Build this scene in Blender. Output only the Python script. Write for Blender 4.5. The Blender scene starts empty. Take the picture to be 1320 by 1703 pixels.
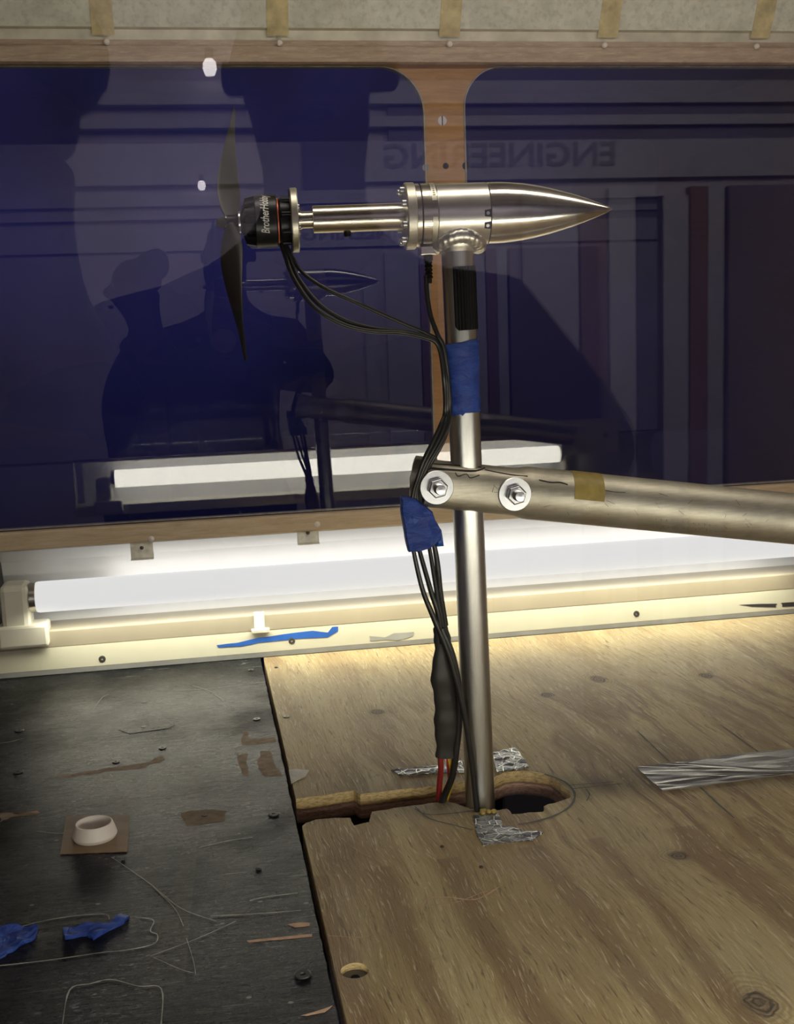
import bpy, bmesh, math, random
from mathutils import Vector, Matrix, noise
from mathutils.geometry import tessellate_polygon
random.seed(7)
SC = bpy.context.scene
COL = SC.collection
PI = math.pi

# ------------------------------------------------------------------ camera
CAMH = 1.4                                    # eye height above the room floor
FPX = 1933.0
_ex = Vector((0.9843, 0.0624, -0.1649)); _ey = Vector((-0.1724, 0.1449, -0.9743))
_ey.normalize(); _ex = (_ex - _ey*_ex.dot(_ey)).normalized()
_ez = _ex.cross(_ey).normalized()
# rows: world axes written in camera space (x right, y up, z back)
WX, WY, WZ = _ex, _ey, _ez
R = Matrix((WX, WY, WZ))                      # camera space -> world rotation
cd = bpy.data.cameras.new('camera'); cam = bpy.data.objects.new('camera', cd); COL.objects.link(cam)
cam.matrix_world = Matrix.Translation((0, 0, CAMH)) @ R.to_4x4()
cd.sensor_fit = 'VERTICAL'; cd.sensor_height = 36; cd.lens = FPX*36/1703; cd.clip_start = 0.004
SC.camera = cam

def ray(u, v): return R @ Vector((u-660, -(v-851.5), -FPX))
def PY(u, v, Y): r = ray(u, v); return r*(Y/r.y) + Vector((0, 0, CAMH))
ZF = CAMH-0.49                                # tunnel floor
def F(u, v, dz=0.0): r = ray(u, v); return r*((ZF+dz-CAMH)/r.z) + Vector((0, 0, CAMH))

# ------------------------------------------------------------------ world, exposure, lights
SC.view_settings.view_transform = 'Standard'; SC.view_settings.look = 'None'
SC.view_settings.exposure = 0.0; SC.view_settings.gamma = 1.0
w = bpy.data.worlds.new('world'); SC.world = w; w.use_nodes = True
w.node_tree.nodes['Background'].inputs[0].default_value = (.012, .012, .045, 1)
w.node_tree.nodes['Background'].inputs[1].default_value = 0.5
D = 1.7765                                    # far wall plane
NW = 0.4235                                   # near wall plane

def area(name, loc, direction, sx, sy, watts, col=(1, 1, 1)):
    l = bpy.data.lights.new(name, 'AREA'); l.shape = 'RECTANGLE'; l.size = sx; l.size_y = sy; l.energy = watts; l.color = col
    o = bpy.data.objects.new(name, l); COL.objects.link(o); o.location = loc
    z = -Vector(direction).normalized(); x = Vector((1, 0, 0)); y = z.cross(x).normalized(); x = y.cross(z)
    o.matrix_world = Matrix.Translation(loc) @ Matrix((x, y, z)).transposed().to_4x4()
    return o
WARM = (1, .95, .74)
TUBE_Z = CAMH-.376
area('far_tube_back_light', (.40, D+.034, TUBE_Z+.002), (0, 1, .1), 1.1, .03, .36, (1, .97, .94))
area('far_tube_down_light', (.356, D-.036, TUBE_Z-.012), (0, -.17, -1), 1.2, .04, 2.1, WARM)
area('added_tunnel_fill', (.45, 1.0, CAMH+.6), (0, .55, -1), 1.2, .10, 3.6, (1, .9, .74))  # added unseen lamp, tilted to brighten the top of the far wall
area('room_ceiling_light', (.9, -1.6, CAMH+1.05), (0, -.9, -1), 3.2, .5, 42, (1, .93, .93))
area('added_back_room_fill', (0, 3.2, CAMH+1.0), (0, .5, -1), 2.5, .5, 6, (.6, .62, 1))  # added bluish lamp, out of sight, brings up the navy wall

# ------------------------------------------------------------------ material helpers
class NT:
    def __init__(s, name):
        s.m = bpy.data.materials.new(name); s.m.use_nodes = True; s.t = s.m.node_tree
        s.b = s.t.nodes['Principled BSDF']; s.out = s.t.nodes['Material Output']
    def n(s, typ, ins={}, **kw):
        nd = s.t.nodes.new(typ)
        for k, v in kw.items(): setattr(nd, k, v)
        for k, v in ins.items(): s.put(nd.inputs[k], v)
        return nd
    def put(s, sock, v):
        if hasattr(v, 'is_output') or isinstance(v, bpy.types.NodeSocket): s.t.links.new(v, sock)
        else: sock.default_value = v
    def P(s, **kw):
        for k, v in kw.items(): s.put(s.b.inputs[k.replace('_', ' ')], v)
    def coord(s, scale=(1, 1, 1), rot=(0, 0, 0)):
        tc = s.n('ShaderNodeNewGeometry')
        return s.n('ShaderNodeMapping', {'Vector': tc.outputs['Position'], 'Scale': scale, 'Rotation': rot}).outputs[0]
    def noise(s, vec, sc, det=4, rough=.55, dist=0):
        return s.n('ShaderNodeTexNoise', {'Vector': vec, 'Scale': sc, 'Detail': det, 'Roughness': rough, 'Distortion': dist}).outputs[0]
    def ramp(s, fac, pts):
        r = s.n('ShaderNodeValToRGB', {'Fac': fac}); e = r.color_ramp.elements
        while len(e) < len(pts): e.new(.5)
        for q, (p, c) in zip(e, pts):
            q.position = p; q.color = (c, c, c, 1) if isinstance(c, (int, float)) else (*c[:3], 1)
        return r.outputs[0]
    def mix(s, fac, a, b, mode='MIX'):
        m = s.n('ShaderNodeMix', data_type='RGBA', blend_type=mode)
        s.put(m.inputs[0], fac)
        for i, v in ((6, a), (7, b)):
            s.put(m.inputs[i], (*v, 1) if isinstance(v, tuple) and len(v) == 3 else v)
        return m.outputs[2]
    def math(s, op, a, b=0.0, c=0.0, clamp=False):
        m = s.n('ShaderNodeMath', operation=op, use_clamp=clamp)
        s.put(m.inputs[0], a); s.put(m.inputs[1], b); s.put(m.inputs[2], c); return m.outputs[0]
    def bump(s, h, st=.3, d=.001):
        o = s.n('ShaderNodeBump', {'Height': h, 'Strength': st, 'Distance': d}).outputs[0]
        s.put(s.b.inputs['Normal'], o)

def plain(name, col, rough=.5, metal=0.0, var=.12, nscale=40, bump=0.0, scale=(1, 1, 1), spec=.5):
    t = NT(name); v = t.coord(scale); f = t.noise(v, nscale)
    lo = tuple(c*(1-var) for c in col); hi = tuple(min(1, c*(1+var)) for c in col)
    t.P(Base_Color=t.ramp(f, [(.3, lo), (.7, hi)]), Roughness=rough, Metallic=metal)
    t.b.inputs['Specular IOR Level'].default_value = spec
    if bump: t.bump(f, bump, .002)
    return t.m

def metal(name, col, rough, stretch, var=.1, scr=.25, grime=0):
    t = NT(name); v = t.coord(stretch); f = t.noise(v, 60, 6, .7)
    v2 = t.coord(); g = t.noise(v2, 22, 5, .6)
    c = t.ramp(f, [(.3, tuple(x*(1-var) for x in col)), (.7, tuple(min(1, x*(1+var)) for x in col))])
    if grime:
        c = t.mix(t.ramp(g, [(.45, 0), (.75, grime)]), c, (.22, .2, .17))
    t.P(Base_Color=c, Metallic=1.0, Roughness=t.math('MULTIPLY_ADD', g, .18, rough-.09))
    t.bump(f, scr, .0004)
    return t.m

def glass(name, tint, ior_r=.042):
    t = NT(name)
    g = t.n('ShaderNodeNewGeometry')
    dp = t.n('ShaderNodeVectorMath', operation='DOT_PRODUCT')
    t.put(dp.inputs[0], g.outputs['Incoming']); t.put(dp.inputs[1], g.outputs['Normal'])
    c = t.math('ABSOLUTE', dp.outputs['Value'])
    fr = t.math('MULTIPLY_ADD', t.math('POWER', t.math('SUBTRACT', 1.0, c), 5.0), 1-ior_r, ior_r, clamp=True)
    tr = t.n('ShaderNodeBsdfTransparent', {'Color': (*tint, 1)}); gl = t.n('ShaderNodeBsdfGlossy', {'Roughness': 0.0, 'Color': (1, 1, 1, 1)})
    mx = t.n('ShaderNodeMixShader', {0: fr, 1: tr.outputs[0], 2: gl.outputs[0]})
    t.t.links.new(mx.outputs[0], t.out.inputs['Surface'])
    return t.m

def emit(name, col, st):
    t = NT(name); t.P(Base_Color=(.1, .1, .1, 1), Emission_Color=(*col, 1), Emission_Strength=st); return t.m

def knots_field(t, pts):
    """nearest-distance field to the listed knots (x, y, radius) -> distance/radius"""
    pos = t.n('ShaderNodeNewGeometry').outputs['Position']; res = None
    wob = t.noise(pos, 90, 3)
    for (x, y, rx, ry) in pts:
        m = t.n('ShaderNodeMapping', {'Vector': pos, 'Location': (-x/rx, -y/ry, 0), 'Scale': (1/rx, 1/ry, 0)})
        l = t.n('ShaderNodeVectorMath', {0: m.outputs[0]}, operation='LENGTH').outputs['Value']
        res = l if res is None else t.math('MINIMUM', res, l)
    return t.math('ADD', res, t.math('MULTIPLY_ADD', wob, .6, -.3))

def plywood_mat():
    t = NT('plywood')
    kn = [F(628, 1184), F(910, 1156), F(995, 1130), F(1175, 1124), F(1128, 1423), F(1262, 1668)]
    kp = [(p.x, p.y, rx, ry) for p, rx, ry in zip(kn, (.011, .011, .012, .012, .011, .014), (.012, .012, .02, .013, .010, .020))]
    kd = knots_field(t, kp); RT = (0, 0, math.radians(-2.5))
    wav = t.noise(t.coord((1, .8, 1)), 7, 2)
    base = t.coord((1, 1, 1), RT)
    # grain flows round the knots
    off = t.math('DIVIDE', .012, t.math('ADD', kd, .55))
    cx = t.n('ShaderNodeCombineXYZ', {0: t.math('ADD', off, t.math('MULTIPLY', wav, .03))})
    p = t.n('ShaderNodeVectorMath', {0: base, 1: cx.outputs[0]}, operation='ADD').outputs[0]
    def st(x, y): return t.n('ShaderNodeMapping', {'Vector': p, 'Scale': (x, y, 1)}).outputs[0]
    fore = t.n('ShaderNodeSeparateXYZ', {0: base}).outputs[1]
    big = t.noise(st(6.5, .8), 2.3, 3, .5, .7)
    lw = t.noise(st(11, 1.0), 1.6, 3, .55, 1.2)
    fine = t.noise(st(30, 1.3), 9, 7, .7)
    slash = t.noise(st(30, 2.2), 17, 4, .65, .4)
    slash2 = t.noise(st(24, 2.2), 13, 4, .6, .3)
    c = t.ramp(big, [(.34, (.41, .31, .155)), (.50, (.49, .39, .205)), (.64, (.52, .43, .235)), (.8, (.43, .33, .165))])
    patch = t.ramp(t.noise(t.coord((1, .6, 1)), 3.1, 3), [(.42, 0), (.58, 1)])
    wv = t.n('ShaderNodeTexWave', {'Vector': st(1, .09), 'Scale': 4.2, 'Distortion': 7, 'Detail': 2, 'Detail Scale': 1.2}, bands_direction='X').outputs['Fac']
    c = t.mix(t.math('MULTIPLY', t.ramp(wv, [(.55, 0), (.9, .8)]), t.ramp(fore, [(.0, 1), (1.0, .9), (1.25, .15)])), c, (.25, .155, .08))
    c = t.mix(t.math('MULTIPLY', t.ramp(lw, [(.47, 0), (.56, .9), (.64, .25)]), patch), c, (.21, .125, .06))
    c = t.mix(t.ramp(fine, [(.36, .55), (.5, 0)]), c, (.25, .165, .09))
    c = t.mix(t.ramp(slash, [(.57, 0), (.66, .75)]), c, (.72, .62, .42))
    c = t.mix(t.ramp(slash2, [(.32, .8), (.41, 0)]), c, (.14, .095, .055))
    grime = t.noise(t.coord(), 5.5, 5, .6)
    c = t.mix(t.ramp(grime, [(.45, 0), (.75, .4)]), c, (.36, .32, .24))
    blot = t.noise(t.coord(), 60, 5, .7)
    c = t.mix(t.ramp(blot, [(.62, 0), (.72, .4)]), c, (.2, .15, .1))
    rings = t.math('MULTIPLY_ADD', t.math('SINE', t.math('MULTIPLY', kd, 19)), .5, .5)
    km = t.ramp(kd, [(.75, 1), (1.1, 0)])
    c = t.mix(t.math('MULTIPLY', km, .9), c, t.mix(rings, (.07, .05, .035), (.26, .2, .14)))
    halo = t.ramp(t.math('MULTIPLY', kd, .33), [(.33, .55), (.9, 0)])
    c = t.mix(t.math('MULTIPLY', halo, rings), c, (.18, .12, .065))
    vo = t.n('ShaderNodeTexVoronoi', {'Vector': t.coord(), 'Scale': 19}).outputs['Distance']
    c = t.mix(t.ramp(vo, [(.02, .8), (.04, 0)]), c, (.70, .52, .32))
    t.P(Base_Color=c, Roughness=.6)
    h = t.math('ADD', t.math('MULTIPLY', fine, .5), t.math('MULTIPLY', slash, .9))
    h = t.math('ADD', h, t.math('MULTIPLY', slash2, .8))
    h = t.math('SUBTRACT', h, t.math('MULTIPLY', km, rings))
    t.bump(h, .9, .003)
    return t.m

def ply_edge_mat():
    t = NT('plywood_edge'); pos = t.n('ShaderNodeNewGeometry').outputs['Position']
    z = t.n('ShaderNodeSeparateXYZ', {0: pos}).outputs[2]
    q = t.math('DIVIDE', t.math('SUBTRACT', z, ZF-.028), .028)
    q = t.math('ADD', q, t.math('MULTIPLY_ADD', t.noise(t.coord((1, 1, 3)), 30, 4), .12, -.06))
    c = t.ramp(q, [(0, (.2, .12, .10)), (.14, (.75, .5, .4)), (.3, (.6, .36, .29)), (.44, (.85, .58, .46)), (.53, (.25, .14, .09)), (.60, (.75, .54, .25)), (.9, (.85, .66, .34))])
    f = t.noise(t.coord((1, 1, 4)), 160, 6, .7)
    c = t.mix(t.ramp(f, [(.35, .65), (.55, 0)]), c, (.12, .07, .03))
    t.P(Base_Color=c, Roughness=.85); t.bump(f, .8, .002); return t.m

def black_board_mat():
    t = NT('worn_black_paint')
    st = t.noise(t.coord((1.2, 14, 1)), 14, 8, .75)
    st2 = t.noise(t.coord((1, 7, 1)), 55, 5, .7)
    sc = t.noise(t.coord((1, 2.2, 1), (0, 0, .5)), 60, 7, .85)
    gouge = t.noise(t.coord((1.6, 22, 1), (0, 0, .03)), 9, 5, .6, .5)
    patch = t.noise(t.coord(), 5, 4, .6)
    c = t.ramp(st, [(.3, (.002, .002, .003)), (.62, (.008, .009, .011))])
    wear = t.math('MULTIPLY', t.ramp(patch, [(.5, .04), (.64, 1)]), t.ramp(sc, [(.57, 0), (.63, 1)]))
    c = t.mix(t.math('MULTIPLY', wear, .85), c, (.15, .17, .205))
    c = t.mix(t.ramp(st2, [(.69, 0), (.73, .7)]), c, (.2, .18, .15))
    for k, (ang, sx) in enumerate(((.35, 5), (-.6, 4), (1.1, 4), (0, 3))):
        q = t.noise(t.coord((sx*.35, 55, 1), (0, 0, ang)), 5+k, 2, .5)
        c = t.mix(t.ramp(q, [(.75, 0), (.765, .6)]), c, (.30, .31, .32))
    fl_ = t.noise(t.coord((1, 3.5, 1)), 130, 3, .6)
    c = t.mix(t.math('MULTIPLY', t.ramp(fl_, [(.62, 0), (.68, .8)]), t.ramp(patch, [(.5, .03), (.66, 1)])), c, (.24, .26, .30))
    c = t.mix(t.ramp(gouge, [(.27, .9), (.30, 0)]), c, (.002, .002, .002))
    vo = t.n('ShaderNodeTexVoronoi', {'Vector': t.coord((1, 1.4, 1), (0, 0, .4)), 'Scale': 22}).outputs['Distance']
    c = t.mix(t.ramp(vo, [(.04, .7), (.06, 0)]), c, (.3, .29, .27))
    t.P(Base_Color=c, Roughness=t.math('MULTIPLY_ADD', sc, .3, .13))
    t.P(Specular_IOR_Level=t.ramp(patch, [(.4, .04), (.6, .26)]))
    h = t.math('ADD', t.math('MULTIPLY', st, 1.2), t.math('MULTIPLY', sc, .6))
    h = t.math('ADD', h, t.math('MULTIPLY', t.ramp(gouge, [(.26, 0), (.32, 1)]), .8))
    t.bump(t.math('ADD', h, st2), .45, .0012)
    return t.m

def wood_trim(name, a, b, scr=.5, stretch=(2, 1, 18)):
    t = NT(name); f = t.noise(t.coord(stretch), 10, 6, .65, .5)
    s = t.noise(t.coord((3, 1, 20), (0, .6, 0)), 14, 5, .8)
    c = t.ramp(f, [(.3, a), (.7, b)])
    c = t.mix(t.ramp(s, [(.52, 0), (.66, scr)]), c, (.68, .60, .50))
    t.P(Base_Color=c, Roughness=.55); t.bump(f, .3, .001); return t.m

def galv():
    t = NT('aluminium_cover'); f = t.noise(t.coord(), 30, 6, .65); g = t.noise(t.coord((1, 1, 1)), 130, 3, .6)
    c = t.ramp(f, [(.3, (.60, .61, .54)), (.7, (.82, .84, .77))])
    c = t.mix(t.ramp(g, [(.35, .3), (.5, 0)]), c, (.36, .35, .30))
    t.P(Base_Color=c, Metallic=0.0, Roughness=.5); t.bump(f, .2, .001); return t.m

def foil():
    t = NT('foil_tape'); f = t.noise(t.coord(), 70, 3, .6, 1.5)
    vo = t.n('ShaderNodeTexVoronoi', {'Vector': t.coord(), 'Scale': 95}, feature='DISTANCE_TO_EDGE').outputs['Distance']
    t.P(Base_Color=t.mix(t.ramp(vo, [(.02, 1), (.06, 0)]), (.26, .28, .31), (.9, .9, .88)), Metallic=.85, Roughness=.3)
    t.bump(t.math('ADD', f, t.math('MULTIPLY', t.ramp(vo, [(.0, 1), (.08, 0)]), .5)), .9, .003); return t.m

def blue_tape():
    t = NT('blue_painters_tape'); f = t.noise(t.coord((1, 1, 2.4), (0, .35, 0)), 45, 4, .6, 1.0); g = t.noise(t.coord(), 500, 2)
    c = t.ramp(f, [(.35, (.012, .04, .27)), (.65, (.03, .085, .42))])
    t.P(Base_Color=c, Roughness=.5); t.bump(t.math('ADD', t.math('MULTIPLY', f, 3), t.math('MULTIPLY', g, .1)), .7, .002); return t.m

def navy_mat():
    t = NT('navy_room_wall'); f = t.noise(t.coord(), .9, 2, .5)
    t.P(Base_Color=t.ramp(f, [(.38, (.012, .012, .06)), (.62, (.065, .065, .27))]), Roughness=.8); return t.m

M = dict(
    ply=plywood_mat(), edge=ply_edge_mat(), board=black_board_mat(),
    board_edge=plain('board_edge', (.05, .04, .035), .8),
    rail=wood_trim('scuffed_wood_rail', (.36, .26, .19), (.55, .43, .33)),
    rail_low=wood_trim('lower_wood_rail', (.50, .38, .25), (.68, .55, .39), .5),
    mull=wood_trim('varnished_plywood', (.46, .23, .065), (.66, .35, .11), .12, (2, 1, 14)),
    edging=plain('pale_edging', (.36, .34, .30), .5, var=.3, nscale=60),
    galv=galv(), flange=plain('pale_flange', (.72, .70, .60), .45, .2, .2, 25),
    cloth_tape=plain('masking_tape_brown', (.66, .57, .33), .6, 0, .28, 45),
    white=plain('white_enamel', (.78, .76, .66), .35, 0, .04),
    cream=plain('cream_paint', (.52, .51, .41), .4, 0, .05, 12),
    pinkish=plain('faded_housing_paint', (.40, .36, .28), .4, 0, .07, 9),
    grey=plain('grey_trim', (.27, .275, .27), .5, 0, .12, 30),
    reflector=plain('white_reflector', (.64, .64, .63), .4, 0, .02),
    tube=emit('tube_glass', (1, 1, 1), .80), tube_near=emit('tube_glass_bright', (1, .95, .79), 11.5),
    bulb=emit('bulb_glass', (1, .92, .92), 9),
    cap=plain('tube_cap', (.5, .48, .42), .3, 1),
    steel=metal('polished_steel', (.62, .59, .53), .22, (1, 12, 12)),
    alu=metal('turned_aluminium', (.70, .69, .665), .30, (.6, 14, 14), .06, .15),
    nose=metal('polished_nose', (.64, .62, .585), .17, (.7, 8, 8), .08, .1),
    pole=metal('strut_aluminium', (.60, .605, .60), .34, (12, 12, .5), .1, .2, .15),
    arm=metal('dull_pipe', (.60, .575, .49), .52, (.8, 8, 8), .16, .35, .5),
    disc=metal('matte_disc', (.62, .60, .52), .42, (3, 3, 3), .12, .3),
    weld=metal('weld_metal', (.82, .81, .75), .38, (3, 3, 3), .1, .5),
    zinc=plain('zinc_plated', (.60, .62, .66), .3, 1, .06, 200),
    dark=plain('black_anodised', (.018, .018, .022), .34, .6, .2),
    can=plain('motor_can', (.035, .035, .04), .36, .75, .15, 60),
    carbon=plain('carbon_blade', (.012, .012, .014), .5, 0, .15, 60),
    rubber=plain('black_rubber', (.008, .008, .009), .5, 0, .2, 80, spec=.2),
    cable=plain('cable_jacket', (.020, .020, .021), .33, 0, .2, 80),
    sleeve=plain('heat_shrink', (.028, .028, .028), .45, 0, .25, 30, .4),
    red=plain('red_wire', (.30, .025, .025), .4), yellow=plain('yellow_wire', (.62, .45, .04), .4), copper=plain('copper_winding', (.6, .15, .08), .4, .4),
    foil=foil(), bluet=blue_tape(), bluebright=plain('bright_blue_tape', (.012, .09, .40), .45, 0, .2),
    duct=metal('silver_duct_tape', (.46, .46, .46), .38, (3, 6, 1), .08, .25),
    masking=plain('white_masking_tape', (.55, .53, .49), .6, 0, .12, 60),
    browntape=plain('brown_kraft_tape', (.21, .14, .075), .5, 0, .25, 50),
    clear=plain('glossy_clear_tape', (.03, .031, .031), .33, 0, .3, 60, .3, spec=.4),
    cleare=plain('tape_residue', (.38, .38, .35), .5, 0, .3, 60),
    rawwood=plain('exposed_wood', (.24, .18, .12), .8, 0, .35, 120, .8),
    pinkraw=plain('fresh_splinter', (.55, .36, .26), .8, 0, .2, 120),
    plastic=plain('white_plastic', (.80, .74, .71), .45, 0, .03),
    clip=plain('yellowed_clip', (.9, .88, .76), .4, 0, .25, 90),
    olive=plain('olive_tape', (.34, .26, .075), .5, 0, .2, 80, .2),
    ink=plain('dark_marker', (.02, .018, .022), .6), pencil=plain('blue_pencil', (.09, .11, .12), .7),
ceil=plain('ceiling_board', (.22, .19, .14), .7), hole=plain('black_void', (.004, .004, .004), .9), screw=plain('screw_steel', (.10, .10, .095), .4, .8),
    letter=plain('white_print', (.8, .8, .78), .5), greyprint=plain('grey_print', (.2, .19, .17), .5),
    under=plain('painted_underfloor_dark', (.02, .022, .04), .7),
    navy=navy_mat(),
    roomwall=plain('room_paint', (.42, .37, .41), .8, 0, .12, 3), roomfloor=plain('room_floor', (.12, .11, .12), .7),
    roomwhite=plain('white_gloss_paint', (.42, .40, .43), .6), dimpanel=plain('painted_dim_panel', (.16, .14, .19), .8, 0, .2, 2), purplepanel=plain('dull_purple_panel', (.17, .13, .18), .8), roomletter=plain('sign_letters', (.20, .18, .21), .6), doorbrown=plain('brown_door', (.20, .10, .075), .6), roomdark=plain('unlit_doorway', (.02, .02, .05), .8),
    skin=plain('skin', (.42, .25, .18), .5, 0, .06), hair=plain('dark_hair', (.10, .08, .08), .6), shirt=plain('navy_shirt', (.04, .04, .09), .85),
    jacket=plain('black_jacket', (.05, .045, .05), .85), jeans=plain('dark_jeans', (.03, .04, .08), .85), collar=plain('white_collar', (.7, .7, .7), .8),
    shoe=plain('black_shoe', (.02, .02, .02), .5), farglass=glass('window_sheet', (.93, .94, .98)), nearglass=glass('door_sheet', (.97, .97, .97), .038),
)

# ------------------------------------------------------------------ mesh builder
class MB:
    def __init__(s, X=None): s.bm = bmesh.new(); s.X = X or Matrix.Identity(4); s.mi = 0
    def v(s, p): return s.bm.verts.new(s.X @ Vector(p))
    def f(s, vs, smooth=False):
        try: f = s.bm.faces.new(vs)
        except ValueError: return
        f.smooth = smooth; f.material_index = s.mi; return f
    def box(s, a, b):
        (x0, y0, z0), (x1, y1, z1) = a, b
        p = [s.v((x, y, z)) for x in (x0, x1) for y in (y0, y1) for z in (z0, z1)]
        for q in ((0, 1, 3, 2), (4, 6, 7, 5), (0, 4, 5, 1), (2, 3, 7, 6), (0, 2, 6, 4), (1, 5, 7, 3)): s.f([p[i] for i in q])
        return s
    def rings(s, rs, cap0=True, cap1=True, smooth=True, closed=False):
        R_ = [[s.v(p) for p in r] for r in rs]; n = len(R_[0])
        idx = list(range(len(R_)-1)) + ([len(R_)-1] if closed else [])
        for i in idx:
            A = R_[i]; B = R_[(i+1) % len(R_)]
            for j in range(n): s.f([A[j], A[(j+1) % n], B[(j+1) % n], B[j]], smooth)
        if not closed:
            if cap0: s.f(R_[0][::-1])
            if cap1: s.f(R_[-1])
        return s
    def lathe(s, prof, o=(0, 0, 0), ax=(1, 0, 0), n=48, smooth=True, hollow=False, up=None):
        """prof: [(t along axis, r)]"""
        ax = Vector(ax).normalized(); o = Vector(o)
        u = Vector(up or ((0, 0, 1) if abs(ax.z) < .9 else (1, 0, 0))); u = (u-ax*u.dot(ax)).normalized(); w_ = ax.cross(u)
        rs = [[o+ax*t+(u*math.cos(2*PI*j/n)+w_*math.sin(2*PI*j/n))*max(r, 1e-5) for j in range(n)] for t, r in prof]
        return s.rings(rs, smooth=smooth, closed=hollow)
    def cyl(s, a, b, r, r2=None, n=24, smooth=True):
        a = Vector(a); b = Vector(b); L = (b-a).length
        return s.lathe([(0, r), (L, r if r2 is None else r2)], a, b-a, n, smooth)
    def tube(s, pts, r, n=12, res=8, el=None, twist=0):
        P_ = [Vector(p) for p in pts]
        if res > 1 and len(P_) > 2: P_ = spline(P_, res)
        rs = []; N = len(P_); u = None
        for i, p in enumerate(P_):
            t = (P_[min(i+1, N-1)]-P_[max(i-1, 0)]).normalized()
            if u is None: u = t.orthogonal().normalized() if el is None else Vector((0, 1, 0))
            u = (u-t*u.dot(t)).normalized(); w_ = t.cross(u)
            k = i/(N-1); rr = r(k) if callable(r) else r
            eu, ew = (1, 1) if el is None else el
            rs.append([p+(u*math.cos(2*PI*j/n)*eu+w_*math.sin(2*PI*j/n)*ew)*rr for j in range(n)])
        return s.rings(rs)
    def prism(s, loops, zdir=(0, 0, -1), th=.001, side_mi=None):
        """closed flat polygon(s) extruded by th along zdir; first loop outer, others holes"""
        d = Vector(zdir)*th; L = [[Vector(p) for p in lp] for lp in loops]
        flat = [p for lp in L for p in lp]; tris = tessellate_polygon(L)
        top = [s.v(p) for p in flat]; bot = [s.v(p+d) for p in flat]
        for t in tris: s.f([top[i] for i in t]); s.f([bot[i] for i in reversed(t)])
        keep = s.mi
        if side_mi is not None: s.mi = side_mi
        k = 0
        for lp in L:
            n = len(lp)
            for i in range(n): a, b = k+i, k+(i+1) % n; s.f([top[a], top[b], bot[b], bot[a]])
            k += n
        s.mi = keep
        return s
    def build(s, name, mat, parent=None, bevel=0, sub=0):
        bmesh.ops.recalc_face_normals(s.bm, faces=s.bm.faces)
        for e in s.bm.edges:
            if len(e.link_faces) == 2 and e.calc_face_angle(0) > .55: e.smooth = False
        me = bpy.data.meshes.new(name)
        if parent is not None and parent.type == 'EMPTY' or (parent is not None and parent.parent is None):
            off = parent.matrix_world.translation if parent.get('_w') is None else Vector(parent['_w'])
        else: off = Vector(parent['_w']) if parent is not None else Vector((0, 0, 0))
        if parent is None:
            zs = [v.co for v in s.bm.verts]; lo = [min(c[i] for c in zs) for i in range(3)]; hi = [max(c[i] for c in zs) for i in range(3)]
            off = Vector(((lo[0]+hi[0])/2, (lo[1]+hi[1])/2, lo[2]))
        bmesh.ops.translate(s.bm, verts=s.bm.verts, vec=-off)
        s.bm.to_mesh(me); s.bm.free()
        o = bpy.data.objects.new(name, me); COL.objects.link(o)
        for m in (mat if isinstance(mat, (list, tuple)) else [mat]): me.materials.append(m)
        if parent is not None: o.parent = parent
        else: o.location = off
        o['_w'] = list(off)
        if bevel:
            b = o.modifiers.new('bevel', 'BEVEL'); b.width = bevel; b.segments = 2; b.limit_method = 'ANGLE'
        if sub:
            b = o.modifiers.new('sub', 'SUBSURF'); b.levels = b.render_levels = sub
        return o

def spline(P_, res):
    out = []; n = len(P_)
    for i in range(n-1):
        a, b, c, d = P_[max(i-1, 0)], P_[i], P_[i+1], P_[min(i+2, n-1)]
        for k in range(res):
            t = k/res
            out.append(.5*((2*b)+(c-a)*t+(2*a-5*b+4*c-d)*t*t+(3*b-a-3*c+d)*t**3))
    return out+[P_[-1]]

def thing(name, label, cat, loc, group=None, kind=None):
    o = bpy.data.objects.new(name, None); COL.objects.link(o); o.location = loc; o['_w'] = list(loc); o.empty_display_size = .05
    return tag(o, label, cat, group, kind)
def tag(o, label=None, cat=None, group=None, kind=None):
    for k, v in (('label', label), ('category', cat), ('group', group), ('kind', kind)):
        if v: o[k] = v
    return o
def struct(o, label=None): return tag(o, label, None, None, 'structure')

# ================================================================== THE FLOOR
GAPX0, GAPX1 = .0745, .0795
T = .028
slot = [(542, 1322), (565, 1318), (588, 1314), (599, 1321), (640, 1316), (677, 1311), (705, 1309), (728, 1305), (769, 1300), (800, 1296), (822, 1292), (841, 1284), (864, 1282), (882, 1283), (898, 1285), (912, 1288), (919, 1291),
        (930, 1299), (936, 1307), (947, 1316), (949, 1326), (936, 1331), (924, 1335), (912, 1337), (904, 1341), (907, 1346), (902, 1350), (880, 1351), (868, 1353), (851, 1354), (848, 1349), (843, 1345), (824, 1348), (808, 1350), (792, 1348), (781, 1344), (771, 1341), (757, 1336), (745, 1333),
        (720, 1335), (694, 1339), (660, 1343), (640, 1347), (618, 1350), (616, 1358), (614, 1367), (600, 1370), (588, 1373), (584, 1366), (582, 1360), (560, 1360), (525, 1363)]
FAR_Y = 1.7525
pts = []
sl = [F(491, 1328)] + [F(*p) for p in slot] + [F(503, 1371)]
def densify(P_, step, amp):
    out = []
    for i in range(len(P_)-1):
        a, b = P_[i], P_[i+1]; n = max(1, int((b-a).length/step))
        for k in range(n):
            p = a.lerp(b, k/n)
            if k: p = p+Vector((random.uniform(-amp, amp), random.uniform(-amp, amp), 0))
            out.append(p)
    return out+[P_[-1]]
sl = densify(sl, .004, .0006)
sl[0].x = GAPX1; sl[-1].x = GAPX1+.003
outer = [Vector((GAPX1, FAR_Y, ZF))] + sl + [Vector((GAPX1, sl[-1].y-.004, ZF)), Vector((GAPX1, NW+.02, ZF)), Vector((1.5, NW+.02, ZF)), Vector((1.5, FAR_Y, ZF))]
hc = F(590, 1614)
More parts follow.
